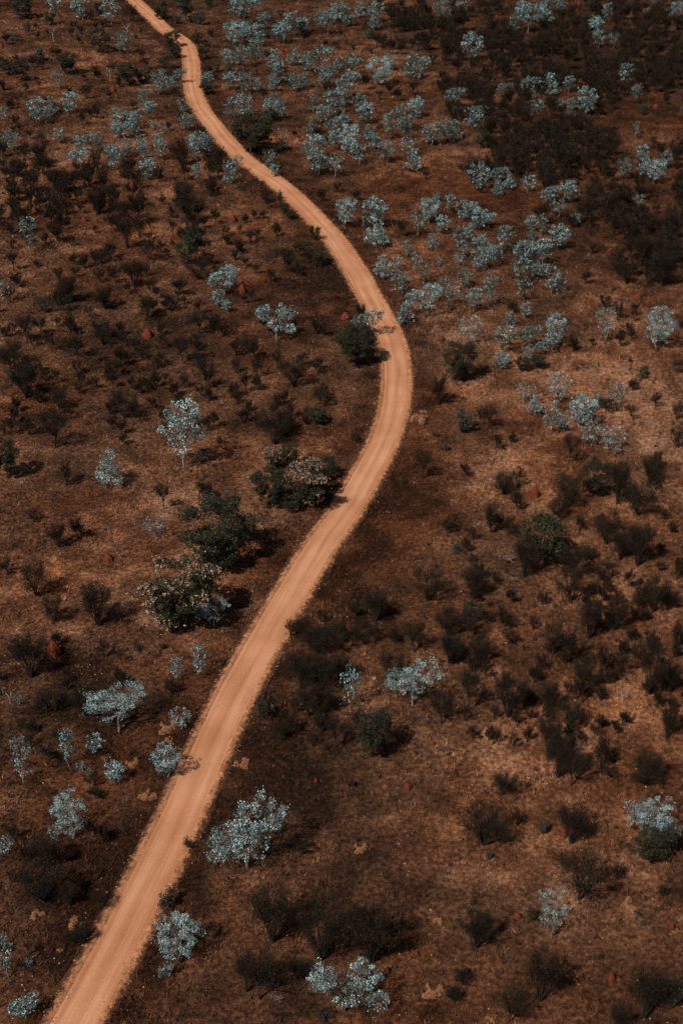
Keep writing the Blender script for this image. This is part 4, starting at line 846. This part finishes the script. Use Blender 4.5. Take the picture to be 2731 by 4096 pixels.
def pick(it, i):
    k, big = it['k'], it['w'] > 105
    if k == 'g':
        if it['st'] is None: it['st'] = rg.choice([0, 0, 0, 1, 2, 3, 4, 4]) if it['h'] < it['w']*1.45 else rg.choice([1, 3, 4])
        return rg.choice((gumX if it['w'] > 150 and it['st'] != 1 else gumL if big else gumS)[it['st']])
    if k == 'w': return rg.choice(watL if it['w'] > 75 else watS)
    if k == 'n': return rg.choice(GRNL if big else GRN)
    if k == 'f': return GRNL[(0, 1, 2)[i % 3]]
    return {'G': BRT, 'c': GREY, 's': LOW, 't': [(q,) for q in MND], 'b': [(q,) for q in HUM], 'd': DEAD, 'l': [(q,) for q in LOG]}[k][rg.randrange({'G': 3, 'c': 3, 's': 3, 't': 3, 'b': 2, 'd': 2, 'l': 2}[k])]
NATIVE = {'g': 1.12, 'w': 1.0, 'n': 1.12, 'G': 1.12, 'f': 1.12, 'c': .9, 's': .9, 't': .95, 'b': .6, 'd': 1.0, 'l': .35}
# labels: a look, then the place counted outwards from a landmark one can find
hand = [q for q in items if q['handle']]
def ccen(q): return q['x'], q['y']-q['h']*.5
DIRS = ['right of', 'above-right of', 'above', 'above-left of', 'left of', 'below-left of', 'below', 'below-right of']
ORD = ['nearest', 'second', 'third', 'fourth', 'fifth', 'sixth', 'seventh', 'eighth', 'ninth', 'tenth', 'eleventh', 'twelfth'] + ['%dth' % i for i in range(13, 60)]
buck = {}
for it in items:
    if it['label']: continue
    cx, cy = ccen(it)
    best = min(hand, key=lambda h: math.hypot(ccen(h)[0]-cx, ccen(h)[1]-cy)-min(60, h['w']*.2)); hx, hy = ccen(best)
    s = int(round(math.degrees(math.atan2(hy-cy, cx-hx))/45)) % 8
    buck.setdefault((it['k'], id(best), s), []).append((math.hypot(cx-hx, cy-hy), it, best))
medw = {k: sorted(q['w']/(q['y']+1425) for q in items if q['k'] == k) for k in KIND}
print('items', len(items), 'landmarks', len(hand))
protos_used = {}
def size_word(it):
    a = medw[it['k']]; r = sum(v < it['w']/(it['y']+1425) for v in a)/max(1, len(a))
    return 'small' if r < .33 else ('large' if r > .75 else 'medium')
for i, it in enumerate(items):
    it['proto'] = pick(it, i)
for (k, hb, s), L in buck.items():
    L.sort(key=lambda q: q[0])
    for j, (_, it, best) in enumerate(L):
        look = size_word(it) + ' ' + (GUM_WORDS[it['st']]+' ' if k == 'g' else '') + KIND[k][2]
        o = ('just ' if len(L) == 1 else ORD[j]+' of its kind ')
        it['label'] = f"{look}, {o}{DIRS[s]} the {best['handle']}"
# copy and place
NUMF = 0
for i, it in enumerate(items):
    k = it['k']; x, y, W, Ht = metric(it); z = float(terrain(np.array([x]), np.array([y]))[0])-.02
    proto = it['proto']; rz = rg.uniform(0, 6.283)
    if it['k'] == 'g' and it['st'] in (1, 2, 5): rz = rg.uniform(-.5, .5)
    sx = W/ (1.0 if k not in 'w' else 1.0); szz = Ht/NATIVE[k]
    if len(proto) == 1:
        o = link(KIND[k][0], proto[0], None)
    else:
        o = bpy.data.objects.new(KIND[k][0], None); scene.collection.objects.link(o); o.empty_display_size = .5
        for nm, me in zip(('stems' if k in 'wcs' else 'trunk', {'d': 'branches', 'c': 'foliage', 's': 'foliage'}.get(k, 'crown')), proto):
            ch = bpy.data.objects.new(nm, me); scene.collection.objects.link(ch); ch.parent = o
        if k == 'f':
            ch = bpy.data.objects.new('blossom', BLO[i % 3]); scene.collection.objects.link(ch); ch.parent = o
    o.location = (x, y, z); o.rotation_euler = (0, 0, rz); o.scale = (sx, sx, szz)
    o['label'] = it['label']; o['category'] = KIND[k][1]; o['group'] = GROUP[k]
# the rest of the thicket, past the three hundred wattles that show largest
Vt = []; Ft = []; Vs_ = []; Fs_ = []; nv = 0; ns = 0
def arr(me):
    a = np.zeros(len(me.vertices)*3, np.float32); me.vertices.foreach_get('co', a)
    return a.reshape(-1, 3)
QS = []
for t_, c_ in watS:
    f = np.zeros(len(c_.polygons)*4, np.int32); c_.polygons.foreach_get('vertices', f)
    g = np.zeros(len(t_.polygons)*4, np.int32); t_.polygons.foreach_get('vertices', g)
    QS.append((arr(c_), f.reshape(-1, 4), arr(t_), g.reshape(-1, 4)))
for q in rest:
    x, y, W, Ht = metric(q); z = float(terrain(np.array([x]), np.array([y]))[0]); c_, f, t_, g = rg.choice(QS); a = rg.uniform(0, 6.28)
    R = np.array([[math.cos(a), -math.sin(a), 0], [math.sin(a), math.cos(a), 0], [0, 0, 1]])*np.array([W, W, Ht])[:, None]
    for src, fs, VV, FF in ((c_, f, Vt, Ft), (t_, g, Vs_, Fs_)):
        off = nv if VV is Vt else ns
        VV.append(src@R.T+np.array([x, y, z])); FF.append(fs+off)
    nv += len(c_); ns += len(t_)
if Vt:
    root = link('wattle_thicket', mesh_np('wattle_thicket', np.concatenate(Vt), np.concatenate(Ft)), M['wattle_leaf'])
    root['kind'] = 'stuff'; root['label'] = 'crowded dark wattles of the upper-right thicket and thin saplings between the larger ones'; root['category'] = 'thicket'
    st = link('stems', mesh_np('thicket_stems', np.concatenate(Vs_), np.concatenate(Fs_)), M['dark_bark'], root); st['kind'] = 'stuff'
